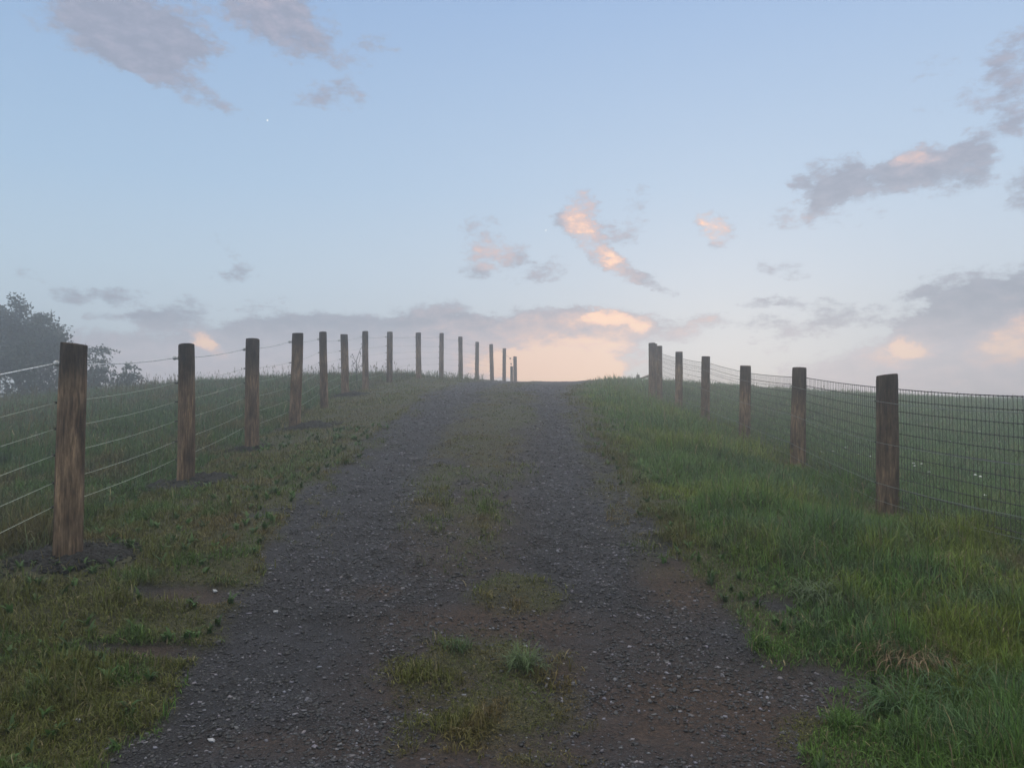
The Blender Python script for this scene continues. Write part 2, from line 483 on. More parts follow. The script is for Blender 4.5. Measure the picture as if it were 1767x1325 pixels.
# ------------------------------------------------------------------ grass
def blades(pos, length, width, lean, tintc, droop=.5):
    """bent blades: three pieces, seven vertices, arching over more and more towards the tip"""
    n = len(pos)
    az = rng.uniform(0, 2 * np.pi, n)
    wa = az + np.pi / 2 + rng.normal(0, .45, n)
    W = np.stack([np.cos(wa), np.sin(wa), np.zeros(n)], 1) * (width * .5)[:, None]
    P = [pos]; a_ = lean * .35; az2 = az.copy()
    for k in range(3):
        q = P[-1].copy()
        q[:, 0] += np.cos(az2) * np.sin(a_) * length / 3; q[:, 1] += np.sin(az2) * np.sin(a_) * length / 3; q[:, 2] += np.cos(a_) * length / 3
        P.append(q); a_ = np.minimum(a_ + lean * .55, 2.2); az2 = az2 + rng.normal(0, .25, n)
    for k in (2, 3): P[k][:, 2] = np.maximum(P[k][:, 2], pos[:, 2] + .012)
    v = np.empty((n, 7, 3))
    v[:, 0] = pos - W * .8; v[:, 1] = pos + W * .8; v[:, 2] = P[1] - W; v[:, 3] = P[1] + W; v[:, 4] = P[2] - W * .75; v[:, 5] = P[2] + W * .75; v[:, 6] = P[3]
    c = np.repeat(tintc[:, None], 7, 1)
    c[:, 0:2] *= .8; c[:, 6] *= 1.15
    return v.reshape(-1, 3), c.reshape(-1, 3)
def blade_faces(n):
    base = (np.arange(n) * 7)[:, None]
    ff = (base + np.array([0, 1, 3, 2, 2, 3, 5, 4, 4, 5, 6])[None, :]).ravel()
    lt = np.tile([4, 4, 3], n)
    return ff, lt
def grass_object(name, parts, label):
    v = np.concatenate([p[0] for p in parts]); c = np.concatenate([p[1] for p in parts])
    ff, lt = blade_faces(len(v) // 7)
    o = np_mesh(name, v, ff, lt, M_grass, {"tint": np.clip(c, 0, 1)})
    return tag(o, label, "grass", None, "stuff")

def sample(x0, x1, y0, y1, dens):
    n = int((x1 - x0) * (y1 - y0) * dens)
    return rng.uniform(x0, x1, n), rng.uniform(y0, y1, n)
def frustum_keep(x, y, margin=1.2):
    return np.abs(x) < np.maximum(y, 0) * .70 + margin

Lfx = np.array([b.x for b in LB[:9]]); Lfy = np.array([b.y for b in LB[:9]])
Rfx = np.array([b.x for b in RB]); Rfy = np.array([b.y for b in RB])
def side_masks(x, y):
    xl = np.interp(y, Le_x[:, 0], Le_x[:, 1]); xr = np.interp(y, Re_x[:, 0], Re_x[:, 1])
    return xl - x, x - xr
def left_fence_x(y): return np.interp(y, Lfy, Lfx)
def right_fence_x(y): return np.interp(y, Rfy, Rfx)

C_olive = np.array([.098, .105, .024]); C_brown = np.array([.130, .094, .036]); C_green = np.array([.062, .118, .024])
C_lush = np.array([.080, .150, .030]); C_yel = np.array([.155, .190, .028]); C_blue = np.array([.070, .124, .056]); C_straw = np.array([.23, .19, .10])
def mix3(a, b, t): return a * (1 - t[:, None]) + b * t[:, None]

def tint_for(x, y, zone):
    n = len(x)
    f1 = fbm(x * 1.3, y * 1.3, 101); f2 = fbm(x * 3.7, y * 3.7, 111); r = rng.uniform(0, 1, n)
    if zone == 'left':
        c = mix3(np.tile(C_olive, (n, 1)), C_brown, smooth(.46, .66, f1) * .75)
        c = mix3(c, C_green, smooth(.50, .64, f2) * .85)
        near = smooth(4.8, 3.2, y)
        c = mix3(c, C_green * 1.05, near * smooth(.4, .55, f1) * .8)
        c = mix3(c, np.tile(np.array([.135, .128, .050]), (n, 1)), smooth(6.5, 10, y) * .45)
    elif zone == 'leftfield':
        c = mix3(np.tile(C_green * .9, (n, 1)), C_brown * .9, smooth(.46, .62, f1) * .75)
        c = mix3(c, C_blue * .8, smooth(.5, .65, f2) * .6)
    elif zone == 'right':
        c = mix3(np.tile(C_lush, (n, 1)), C_yel, smooth(.46, .62, f1) * .8)
        c = mix3(c, C_blue, smooth(.52, .66, f2) * .7)
    elif zone == 'rightfield':
        c = mix3(np.tile(np.array([.105, .175, .062]), (n, 1)), np.array([.150, .200, .056]), smooth(.5, .66, f1) * .5)
        c = mix3(c, C_blue, smooth(.48, .64, f2) * .5)
    else:
        c = mix3(np.tile(C_olive, (n, 1)), C_brown, smooth(.38, .6, f2) * .9)
        c = mix3(c, C_green, smooth(.52, .66, f1) * .6)
    st = r < .07
    c[st] = C_straw * rng.uniform(.6, 1.1, st.sum())[:, None]
    return c * rng.uniform(.45, 1.55, n)[:, None]

G = {'verge_grass': [], 'lush_grass': [], 'pasture_grass': [], 'meadow_grass': [], 'track_grass': []}
bands = [(2.0, 4.2, 15000), (4.2, 6.5, 6500), (6.5, 10, 3000), (10, 16, 1300), (16, 24, 560), (24, 34, 260), (34, 54, 110)]
for y0, y1, dens in bands:
    xm = y1 * .70 + 1.2
    x, y = sample(-xm, xm, y0, y1, dens)
    k = frustum_keep(x, y); x, y = x[k], y[k]
    g, s, d = masks(x, y)
    mm = mound_mask(x, y)
    clump = fbm(x * 5.5, y * 5.5, 131, 3)
    p = g * (1 - .90 * mm) * (.70 + .7 * clump)
    k = rng.uniform(0, 1, len(x)) < p
    k &= ~((y > 36) & (x < 6))
    x, y, d, clump, g = x[k], y[k], d[k], clump[k], g[k]
    z = ground_z(x, y) - .008
    dl, dr = side_masks(x, y)
    lf = left_fence_x(y); rf = right_fence_x(y)
    w0 = .0030 + .00055 * y
    zone = np.where(d < -.05, 4, np.where(dl > 0, np.where(x < lf - .25, 1, 0), np.where(x > rf + .2, 3, 2)))
    tall = fbm(x * 1.7, y * 1.7, 141)
    for zi, (zn, key) in enumerate((('left', 'verge_grass'), ('leftfield', 'pasture_grass'), ('right', 'lush_grass'), ('rightfield', 'meadow_grass'), ('track', 'track_grass'))):
        q = zone == zi
        if not q.any(): continue
        xx, yy, zz, dd = x[q], y[q], z[q], d[q]
        n = len(xx); u = rng.uniform(.5, 1.35, n)
        cl = clump[q]; tl = tall[q]
        if zn == 'left':
            L = (.034 + .03 * smooth(4.6, 3.2, yy) + .055 * smooth(.45, .72, cl) + .04 * smooth(.5, .7, tl)) * u * (.6 + .4 * smooth(0, .6, dd))
            L += .03 * smooth(.45, .1, np.abs(xx - left_fence_x(yy))) * u
            L *= 1 - .30 * smooth(6, 10, yy)
        elif zn == 'leftfield':
            L = (.07 + .10 * smooth(.4, .65, tl) + .08 * smooth(.5, .7, cl) + .05 * smooth(10, 24, yy)) * u
        elif zn == 'right':
            L = (.035 + .13 * smooth(.12, .9, dd) + .06 * smooth(.5, .7, cl)) * u * (.75 + .6 * smooth(.4, .65, tl))
            for b_ in RB: L = L * (1 - .62 * smooth(1.0, .35, np.hypot(xx - b_.x, (yy - b_.y + .45) * .8)))
        elif zn == 'rightfield':
            L = (.15 + .08 * smooth(.4, .65, tl)) * u
        else:
            L = (.022 + .05 * smooth(.5, .7, cl)) * u * (1.0 - .5 * smooth(6, 10, yy))
        lean = np.clip(np.abs(rng.normal(.85, .6, n)), 0, 2.0)
        if zn in ('left', 'track'): lean = np.clip(lean * 1.35, 0, 1.6)
        c = tint_for(xx, yy, zn)
        if zn == 'right':
            c = mix3(c, mix3(np.tile(C_olive * .8, (n, 1)), C_brown, rng.uniform(0, 1, n)), smooth(.42, .08, dd) * smooth(4.0, 6.0, yy) * .8)
            nearp = np.zeros(n)
            for b_ in RB: nearp = np.maximum(nearp, smooth(.42, .12, np.hypot(xx - b_.x, yy - b_.y)))
            c = mix3(c, np.tile(C_straw * .62, (n, 1)), nearp * .75)
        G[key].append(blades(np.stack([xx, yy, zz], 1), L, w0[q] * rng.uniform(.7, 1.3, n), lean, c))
# broad-leaved weeds in the turf
def rosettes(n, xr_, yr_, key, cond):
    x = rng.uniform(*xr_, n); y = rng.uniform(*yr_, n)
    g_, s_, d_ = masks(x, y)
    k = cond(x, y) & (d_ > -.12) & (g_ > .25); x, y = x[k], y[k]
    x = np.repeat(x, 7) + rng.normal(0, .006, len(x) * 7); y = np.repeat(y, 7) + rng.normal(0, .006, len(y) * 7)
    m_ = len(x); z = ground_z(x, y) - .004
    c = np.tile(np.array([.050, .100, .026]), (m_, 1)) * np.repeat(rng.uniform(.6, 1.5, m_ // 7), 7)[:, None]
    G[key].append(blades(np.stack([x, y, z], 1), rng.uniform(.04, .10, m_), rng.uniform(.011, .024, m_), rng.uniform(.6, 1.3, m_), c))
rosettes(900, (-5, -.8), (2.3, 11), 'verge_grass', lambda x, y: np.abs(x) < y * .72 + .8)
rosettes(900, (1.0, 5), (2.3, 11), 'lush_grass', lambda x, y: np.abs(x) < y * .72 + .8)
# tall seed stalks: along the left crest, thin on the meadow
def stalks(n, xr_, yr_, lo, hi, key, tint, cond=None):
    x = rng.uniform(*xr_, n); y = rng.uniform(*yr_, n)
    if cond is not None:
        k = cond(x, y); x, y = x[k], y[k]
    n = len(x)
    z = ground_z(x, y) - .01
    L = rng.uniform(lo, hi, n)
    c = np.tile(tint, (n, 1)) * rng.uniform(.6, 1.3, n)[:, None]
    G[key].append(blades(np.stack([x, y, z], 1), L, .004 + .00042 * y, np.clip(np.abs(rng.normal(.25, .2, n)), 0, .9), c))
    # seed heads
    hx = x + rng.normal(0, .02, n); hz = z + L * .86
    G[key].append(blades(np.stack([hx, y, hz], 1), L * .22, .006 + .0005 * y, np.clip(np.abs(rng.normal(.3, .25, n)), 0, 1), c))
crestc = lambda x, y: (x < left_fence_x(y) - .5) & (fbm(x * .9, y * .9, 151) > .46)
stalks(1300, (-16, -3.5), (17, 27), .22, .50, 'pasture_grass', C_brown * .8, crestc)
stalks(1400, (-12, -3.5), (8, 17), .18, .40, 'pasture_grass', C_brown * .9, crestc)
stalks(700, (3.5, 30), (9, 44), .22, .36, 'meadow_grass', C_straw * .7, lambda x, y: x > right_fence_x(y) + .3)
stalks(500, (-4.0, -1.0), (23, 29), .10, .25, 'verge_grass', C_olive, lambda x, y: side_masks(x, y)[0] > .1)
stalks(700, (2.0, 4.5), (4, 26), .15, .30, 'lush_grass', C_yel * .8, lambda x, y: side_masks(x, y)[1] > .5)
LAB = {'verge_grass': "short olive and brown grass between the gravel track and the left fence",
       'lush_grass': "lush bright green grass between the gravel track and the right fence",
       'pasture_grass': "rough dark green grass on the slope behind the left fence",
       'meadow_grass': "even green meadow grass behind the right mesh fence",
       'track_grass': "sparse grass growing in patches along the middle of the track"}
for k_, ps in G.items():
    if ps: grass_object(k_, ps, LAB[k_])

# ------------------------------------------------------------------ gravel chips
def chips(x, y, size, tint):
    n = len(x)
    z = ground_z(x, y)
    corners = np.array([[-1, -1, -1], [1, -1, -1], [1, 1, -1], [-1, 1, -1], [-.7, -.7, 1], [.7, -.7, 1], [.7, .7, 1], [-.7, .7, 1]], float)
    v = np.tile(corners[None], (n, 1, 1)) * (1 + rng.normal(0, .28, (n, 8, 3)))
    sx = size * rng.uniform(.6, 1.2, n); sy = size * rng.uniform(.35, .8, n); sz = size * rng.uniform(.12, .35, n)
    v[:, :, 0] *= sx[:, None]; v[:, :, 1] *= sy[:, None]; v[:, :, 2] *= sz[:, None]
    a = rng.uniform(0, 2 * np.pi, n); tl = rng.normal(0, .28, n)
    ct, st = np.cos(tl), np.sin(tl)
    yy = v[:, :, 1] * ct[:, None] - v[:, :, 2] * st[:, None]; zz = v[:, :, 1] * st[:, None] + v[:, :, 2] * ct[:, None]
    ca, sa = np.cos(a), np.sin(a)
    xx = v[:, :, 0] * ca[:, None] - yy * sa[:, None]; y2 = v[:, :, 0] * sa[:, None] + yy * ca[:, None]
    out = np.stack([xx + x[:, None], y2 + y[:, None], zz + (z + sz * .5)[:, None]], 2)
    c = np.repeat(tint[:, None, :], 8, 1)
    return out.reshape(-1, 3), c.reshape(-1, 3)
cv, cc = [], []
for y0, y1, dens, smin, smax in ((2.2, 4.2, 11000, .0025, .013), (4.2, 6.5, 6500, .003, .014), (6.5, 10, 2400, .005, .018), (10, 16, 800, .008, .022), (16, 28, 120, .014, .03)):
    x, y = sample(-3.2, 3.2, y0, y1, dens)
    g, s, d = masks(x, y)
    heap = fbm(x * 3, y * 3, 161, 3)
    p = (1 - g) * (1 - .72 * s) * (.35 + 1.2 * smooth(.35, .65, heap)) * smooth(.25, -.05, d)
    k = rng.uniform(0, 1, len(x)) < p; x, y = x[k], y[k]
    n = len(x)
    size = smin + (smax - smin) * rng.power(.5, n) ** 2.0
    t = rng.uniform(0, 1, n)
    val = .008 + .026 * t ** 2 + .15 * (rng.uniform(0, 1, n) > .88) * rng.uniform(.3, 1, n)
    tint = np.stack([val * rng.uniform(.95, 1.12, n), val * .99, val * rng.uniform(1.04, 1.24, n)], 1)
    a, b_ = chips(x, y, size, tint); cv.append(a); cc.append(b_)
cv = np.concatenate(cv); cc = np.concatenate(cc)
nc = len(cv) // 8
qf = np.array([[3, 2, 1, 0], [4, 5, 6, 7], [0, 1, 5, 4], [1, 2, 6, 5], [2, 3, 7, 6], [3, 0, 4, 7]])
ff = ((np.arange(nc) * 8)[:, None, None] + qf[None]).ravel()
grav = np_mesh("gravel", cv, ff, np.full(nc * 6, 4), M_stone, {"tint": cc}, smooth=False)
tag(grav, "loose flat slate chips strewn over the farm track", "gravel", None, "stuff")

# ------------------------------------------------------------------ single pale stones
def stone(px, py, size, flat, label, val, seed):
    Y = Yof(py); p = at(px, py, Y); z = gz(p.x, Y)
    r = np.random.default_rng(seed)
    import bmesh
    bm = bmesh.new(); bmesh.ops.create_icosphere(bm, subdivisions=2, radius=1)
    ax = r.normal(0, 1, (12, 3)); ax[:, 2] *= .4; ax /= np.linalg.norm(ax, axis=1)[:, None]; lim = r.uniform(.35, .8, 12)
    for v in bm.verts:
        c = np.array(v.co)
        for a_, l_ in zip(ax, lim):
            dd = c @ a_
            if dd > l_: c = c - a_ * (dd - l_)
        v.co = Vector((c[0] * size, c[1] * size * .65, np.clip(c[2], -.6, .6) * size * flat))
    bmesh.ops.rotate(bm, verts=bm.verts, cent=(0, 0, 0), matrix=Matrix.Rotation(r.uniform(-.5, .5), 3, 'Z') @ Matrix.Rotation(r.uniform(.05, .2), 3, 'X'))
    me = bpy.data.meshes.new("stone"); bm.to_mesh(me); bm.free()
    me.materials.append(plain("pale_stone", (val, val, val * 1.05), .6, 0, .3, 50))
    o = bpy.data.objects.new("stone", me); o.location = (p.x, Y, z + size * flat * .45)
    COL.objects.link(o)
    tag(o, label, "stone", "larger pale stones by the track")
stone(135, 1262, .026, .5, "small whitish stone lying in the short grass at the lower left", .33, 1)
stone(365, 1281, .030, .35, "pale pointed stone on the gravel near the bottom left of the track", .30, 2)
stone(475, 1056, .030, .35, "flat grey stone on the gravel beside the tip of the left grass tongue", .24, 3)
stone(945, 1178, .016, .5, "pale round pebble just right of the bluish grass tuft on the track", .30, 5)
stone(370, 1022, .030, .4, "flat pale stone at the edge of the dark bare notch in the left grass", .28, 6)

# ------------------------------------------------------------------ posts
def post_mesh(base, top, dia, seed, seg=40, bury=.25):
    r = np.random.default_rng(seed)
    axis = (top - base); h = axis.length; axis.normalize()
    x = Vector((1, 0, 0)); x = (x - axis * x.dot(axis)).normalized(); y = axis.cross(x)
    zs = np.concatenate([[-bury], np.linspace(0, h - .012, 34), [h - .004, h]])
    th = np.arange(seg) / seg * 2 * np.pi
    groove = fbm(np.cos(th) * 5 + 9 * seed, np.sin(th) * 5, seed, 3)
    v = []; wet = []
    wl = r.uniform(.30, .75)
    for i, zz in enumerate(zs):
        k = 1.0 if zz < h - .013 else (.985 if zz < h - .001 else .93)
        taper = 1.04 - .08 * zz / h
        nn = fbm(np.cos(th) * 2.2 + seed, np.sin(th) * 2.2 + zz * 2.2, seed + 5, 3)
        rad = dia / 2 * k * taper * (1 + (groove - .5) * .10 + (nn - .5) * .12)
        bend = (math.sin(zz * 1.9 + seed) - math.sin(seed)) * .006
        for t_, rr in zip(th, rad):
            v.append(x * (rr * math.cos(t_) + bend) + y * rr * math.sin(t_) + axis * zz)
            wet.append(max(0, min(1, 1 - (h - zz - .02) / wl)) if zz > 0 else 0)
    f = []
    for i in range(len(zs) - 1):
        for k in range(seg):
            k2 = (k + 1) % seg
            f.append((i * seg + k, i * seg + k2, (i + 1) * seg + k2, (i + 1) * seg + k))
    ta, tb_ = r.normal(0, .045, 2)
    for i in range(len(zs) - 3, len(zs)):
        for k in range(seg):
            q = v[i * seg + k]; q += axis * (q.dot(x) * ta + q.dot(y) * tb_)
    c = len(v); v.append(axis * (h + .004)); wet.append(1.0)
    o = (len(zs) - 1) * seg
    for k in range(seg): f.append((o + k, o + (k + 1) % seg, c))
    me = bpy.data.meshes.new("post"); me.from_pydata([tuple(p) for p in v], [], f)
    a = me.attributes.new("wet", 'FLOAT', 'POINT'); a.data.foreach_set("value", np.array(wet, dtype=np.float32))
    me.materials.append(M_wood); me.shade_smooth()
    return me, axis, h

lf_root = thing("wire_fence", LB[0], "fence of round brown posts strung with white rope and pale wires, left of the track", "fence")
rf_root = thing("mesh_fence", RB[1], "fence of round brown posts with fine woven wire mesh, right of the track", "fence")

def make_posts(root, B, T, P, seed):
    out = []
    for i, (b, t, p) in enumerate(zip(B, T, P)):
        me, ax, h = post_mesh(b, t, p[5], seed + i * 3, 40 if b.y < 16 else 20)
        o = bpy.data.objects.new("post", me); put(o, root, b)
        out.append((o, b, ax, h, p[5] / 2))
    return out
Lposts = make_posts(lf_root, LB, LT, LP, 3)
Rposts = make_posts(rf_root, RB, RT, RP, 60)
Lposts[0][0]["label"] = "nearest, thickest post leaning slightly to the right"

# ---- left fence wires: a thick rope on white insulators, five pale wires on black claws
hs_first = [1.30, 1.056, .88, .705, .52, .36]
hs_second = [1.31, 1.06, .87, .675, .47, .29]
def fence_dir(B, i):
    a = B[max(i - 1, 0)]; b = B[min(i + 1, len(B) - 1)]
    d = Vector((b.x - a.x, b.y - a.y, 0)).normalized()
    return d
wire_pts = [[] for _ in range(6)]
off_frame = at(-420, 1215, 2.75)
for j in range(6):
    wire_pts[j].append(Vector((LB[0].x + .03, 2.55, 0)) + Vector((-.1, 0, gz(LB[0].x, 2.55) + hs_first[j])))
for i, (o, b, ax, h, r) in enumerate(Lposts):
    d = fence_dir(LB, i); side = Vector((-d.y, d.x, 0))      # towards the field
    hs = hs_first if i == 0 else hs_second
    sc = 1.0 if h > 1.42 else h / 1.45
    for j in range(6):
        hh = hs[j] * sc if j else h - .135
        c = b + ax * hh + side * (r + (.030 if j == 0 else .022))
        wire_pts[j].append(c)
        m = MB()
        if j == 0:
            m.tube([b + ax * hh + side * (r - .01), b + ax * hh + side * (r + .012)], [.017, .014], 8)
            m.tube([c - Vector((0, 0, .020)), c - Vector((0, 0, .008)), c + Vector((0, 0, .008)), c + Vector((0, 0, .020))], [.010, .019, .019, .010], 8)
            m.build("insulator", M_ins_w, o, c)
        else:
            m.tube([b + ax * hh + side * (r - .01), b + ax * hh + side * (r + .016)], [.010, .007], 6)
            m.tube([c - d * .014, c + d * .014], [.009, .009], 6)
            m.build("insulator", M_ins_b, o, c)
for j in range(6):
    m = MB(); pts = []
    for a, b in zip(wire_pts[j][:-1], wire_pts[j][1:]):
        for t in (0, .25, .5, .75):
            q = a.lerp(b, t); q.z -= .02 * 4 * t * (1 - t) * (1 if j else 1.3); pts.append(q)
    pts.append(wire_pts[j][-1])
    if j == 0: m.tube(pts, .0048, 6).__class__; m.build("rope", M_rope, lf_root, LB[0])
    else: m.tube(pts, .0022, 5); m.build("wire", M_wire, lf_root, LB[0])
# short strut post and dangling insulators by the farthest post
o, b, ax, h, r = Lposts[-1]
tb = at(883, 672, 35.3); tt = at(883, 632, 35.3)
me, _, _ = post_mesh(tb, tt, .13, 77, 16); s_ = bpy.data.objects.new("strut", me); put(s_, lf_root, tb)
for px, py in ((880.5, 618.5), (882, 628)):
    p = at(px, py, 35.0); m = MB(); m.tube([p - Vector((0, 0, .03)), p, p + Vector((0, 0, .03))], [.025, .04, .025], 8); m.build("handle", M_ins_b, lf_root, p)
pts = [at(870, 612, 33.8), at(880.5, 618, 35.0), at(882, 628, 35.0), at(881, 645, 35.1)]
m = MB(); m.tube(pts, .004, 5); m.build("wire", M_wire, lf_root, pts[0])

# ---- right fence: woven mesh on the field side, three strands on the track side
mesh_top = 1.17; mesh_bot = .05; nrow = 12
for i in range(len(Rposts) - 1):
    (o1, b1, a1, h1, r1), (o2, b2, a2, h2, r2) = Rposts[i], Rposts[i + 1]
    d = Vector((b2.x - b1.x, b2.y - b1.y, 0)).normalized(); side = Vector((d.y, -d.x, 0))
    k1 = h1 / 1.30; k2 = h2 / 1.30
    k1 = min(k1, 1.05); k2 = min(k2, 1.05)
    def pt(t, hh):
        q = (b1 + side * (r1 + .006)).lerp(b2 + side * (r2 + .006), t)
        g_ = b1.z * (1 - t) + b2.z * t
        q.z = g_ + hh * (k1 * (1 - t) + k2 * t) - .012 * 4 * t * (1 - t)
        return q
    m = MB()
    for k in range(nrow):
        hh = mesh_bot + (mesh_top - mesh_bot) * k / (nrow - 1)
        m.tube([pt(t, hh) for t in (0, .25, .5, .75, 1)], .0031 if k < nrow - 1 else .0038, 4, False)
    L_ = (b2 - b1).length; nv = int(L_ / .054)
    for k in range(nv):
        t = (k + .5) / nv
        jit = random.uniform(-.15, .15) / nv
        m.tube([pt(t + jit * s, mesh_bot + (mesh_top - mesh_bot) * s) for s in (0, .5, 1)], (.0023 if b1.y < 11 else .0016), 3, False)
        for kk in range(nrow):      # knots
            hh = mesh_bot + (mesh_top - mesh_bot) * kk / (nrow - 1)
            q = pt(t, hh)
            if b1.y < 11: m.tube([q - d * .008, q + d * .008], .0055, 4, True)
    m.build("mesh_panel", M_steel, rf_root, b1, smooth=False)
sh = [1.06, .685, .315, .16]
spts = [[] for _ in sh]
for i, (o, b, ax, h, r) in enumerate(Rposts[:-1]):
    d = fence_dir(RB, i); side = Vector((d.y, -d.x, 0))
    for j, hh in enumerate(sh):
        kk = min(h / 1.30, 1.05)
        c = b + ax * hh * kk - side * (r + .010)
        spts[j].append(c)
        if j < 3:
            m = MB(); m.tube([b + ax * hh * kk - side * (r - .008), b + ax * hh * kk - side * (r + .016)], [.009, .007], 6)
            m.tube([c - d * .02, c + d * .02], .007, 6); m.build("insulator", M_ins_b, o, c)
for j in range(len(sh)):
    m = MB(); pts = []
    q0 = spts[j][0] + (spts[j][0] - spts[j][1]) * 0.9
    P_ = [q0] + spts[j]
    for a, b in zip(P_[:-1], P_[1:]):
        for t in (0, .25, .5, .75):
            q = a.lerp(b, t); q.z -= .03 * 4 * t * (1 - t) * (.5 if j else .7); pts.append(q)
    pts.append(P_[-1]); m.tube(pts, .0026 if j < 3 else .002, 5); m.build("wire", M_strand, rf_root, RB[1])
# second gate post standing just behind the last one
tb = at(1130.5, 690, 21.4); tt = at(1130, 593.5, 21.4)
me, _, _ = post_mesh(tb, tt, .15, 91, 20); o = bpy.data.objects.new("post", me); put(o, rf_root, tb)

# low rail fence just over the crest
rb = at(1101, 690, 33); rt = at(1101, 646.5, 33)
rl = thing("rail_fence", rb, "low pale post with sloping rails just over the crest, left of the gate posts", "fence")
me, _, _ = post_mesh(rb, rt, .15, 95, 16); o = bpy.data.objects.new("post", me); put(o, rl, rb)
for a_, b_ in (((1104, 654, 33), (1138, 642, 27)), ((1104, 664, 33), (1138, 656, 27))):
    m = MB(); m.tube([at(*a_), at(*b_)], .05, 8); m.build("rail", M_wood, rl, rb)

# ------------------------------------------------------------------ dug soil at the feet of the left posts
mlab = ["dark dug soil heaped round the foot of the nearest left fence post",
        "dark dug soil heaped round the foot of the second left fence post",
        "small patch of dug soil at the foot of the third left fence post",
        "long low heap of dark soil trailing right from the fourth left fence post",
        "low heap of soil at the foot of the short sixth left fence post"]
for i, ((cx, cy, rx, ry), lab) in enumerate(zip(MND, mlab)):
    nr, nt_ = 44, 110
    rr = np.linspace(0, 1, nr); tt_ = np.arange(nt_) / nt_ * 2 * np.pi
    R_, T_ = np.meshgrid(rr, tt_, indexing='ij')
    edge = 1 + (fbm(np.cos(T_) * 2 + i * 7, np.sin(T_) * 2, 201 + i, 3) - .5) * .9
    x = cx + np.cos(T_) * R_ * rx * edge; y = cy + np.sin(T_) * R_ * ry * edge
    z0 = ground_z(x.ravel(), y.ravel(), True).reshape(x.shape)
    hgt = (.055 if i in (0, 1, 3) else .045) * (1 - R_ ** 2) ** 1.0
    hgt = hgt * (.5 + 1.1 * fbm(x * 6, y * 6, 211, 3)) + .085 * (fbm(x * 16, y * 16, 221, 4) - .42) * (1 - R_ ** 4) - .014 * R_ ** 6
    v = np.stack([x, y, z0 + hgt], 2).reshape(-1, 3)
    ids = np.arange(nr * nt_).reshape(nr, nt_)
    nxt = np.roll(ids, -1, axis=1)
    q = np.stack([ids[:-1].ravel(), ids[1:].ravel(), nxt[1:].ravel(), nxt[:-1].ravel()], 1)
    loc = Vector((cx, cy, gz(cx, cy)))
    nclod = 260
    a_ = rng.uniform(0, 6.28, nclod); q_ = np.sqrt(rng.uniform(0, 1, nclod)) * 1.25
    chv, _ = chips(cx + np.cos(a_) * q_ * rx, cy + np.sin(a_) * q_ * ry, rng.uniform(.006, .026, nclod) * (1 + .02 * cy), np.zeros((nclod, 3)))
    chv = chv.reshape(nclod, 8, 3); chv[:, :, 2] += (.05 * np.clip(1 - q_ ** 2, 0, 1))[:, None]
    base_n = len(v)
    qc = (base_n + (np.arange(nclod) * 8)[:, None, None] + qf[None]).reshape(-1, 4)
    v = np.concatenate([v, chv.reshape(-1, 3)]); q = np.concatenate([q, qc])
    o = np_mesh("soil_mound", v - np.array(loc), q.ravel(), np.full(len(q), 4), M_soil, None, False)
    o.location = loc
    tag(o, lab, "soil mound", "mounds of dug soil at the fence posts")

# ------------------------------------------------------------------ single tufts
def tuft(px, py, n, Lr, spread, width, tint, lean, label, name="grass_tuft", cat="grass tuft", grp=None, seed=1, tintvar=.3):
    Y = Yof(py); p = at(px, py, Y)
    x = p.x + rng.normal(0, spread, n); y = Y + rng.normal(0, spread * .8, n)
    z = ground_z(x, y) - .006
    L = rng.uniform(Lr[0], Lr[1], n)
    # long arching blades made of four pieces
    az = np.arctan2(y - Y, x - p.x) + rng.normal(0, 1.5, n)
    ln = np.clip(rng.normal(lean, .25, n), .1, 1.6)
    segs = 5
    P = np.zeros((n, segs + 1, 3)); P[:, 0] = np.stack([x, y, z], 1)
    ang = ln * .25
    for k in range(segs):
        P[:, k + 1, 0] = P[:, k, 0] + np.cos(az) * np.sin(ang) * L / segs
        P[:, k + 1, 1] = P[:, k, 1] + np.sin(az) * np.sin(ang) * L / segs
        P[:, k + 1, 2] = P[:, k, 2] + np.cos(ang) * L / segs
        ang = ang + ln * .42
    gmin = ground_z(P[:, -1, 0], P[:, -1, 1]) + .004
    P[:, -1, 2] = np.maximum(P[:, -1, 2], gmin)
    P[:, -2, 2] = np.maximum(P[:, -2, 2], gmin)
    wa = az + np.pi / 2
    W = np.stack([np.cos(wa), np.sin(wa), np.zeros(n)], 1)
    ws = width * np.array([.8, 1, 1, .85, .6, .12])
    v = np.empty((n, segs + 1, 2, 3))
    for k in range(segs + 1):
        v[:, k, 0] = P[:, k] - W * ws[k] / 2; v[:, k, 1] = P[:, k] + W * ws[k] / 2
    st = (segs + 1) * 2
    fl = np.array([[2 * k, 2 * k + 1, 2 * k + 3, 2 * k + 2] for k in range(segs)])
    ffl = ((np.arange(n) * st)[:, None, None] + fl[None]).ravel()
    c = np.repeat((np.tile(tint, (n, 1)) * rng.uniform(1 - tintvar, 1 + tintvar, n)[:, None])[:, None], st, 1).reshape(-1, 3)
    loc = Vector((p.x, Y, gz(p.x, Y)))
    o = np_mesh(name, v.reshape(-1, 3) - np.array(loc), ffl, np.full(n * segs, 4), M_grass, {"tint": c})
    o.location = loc
    return tag(o, label, cat, grp)
tuft(905, 1165, 170, (.09, .20), .035, .0048, np.array([.088, .130, .050]), 1.1, "bluish green grass tuft growing alone in the middle of the track", grp="large grass tufts by the track")
tuft(790, 1135, 90, (.06, .13), .035, .004, np.array([.055, .095, .030]), .9, "small green grass tuft at the far edge of the nearest grass patch on the track", grp="large grass tufts by the track")
tuft(1425, 1050, 260, (.12, .26), .07, .0055, np.array([.095, .135, .062]), 1.35, "large grass tuft with pale drooping blades where the right verge meets the track", grp="large grass tufts by the track")
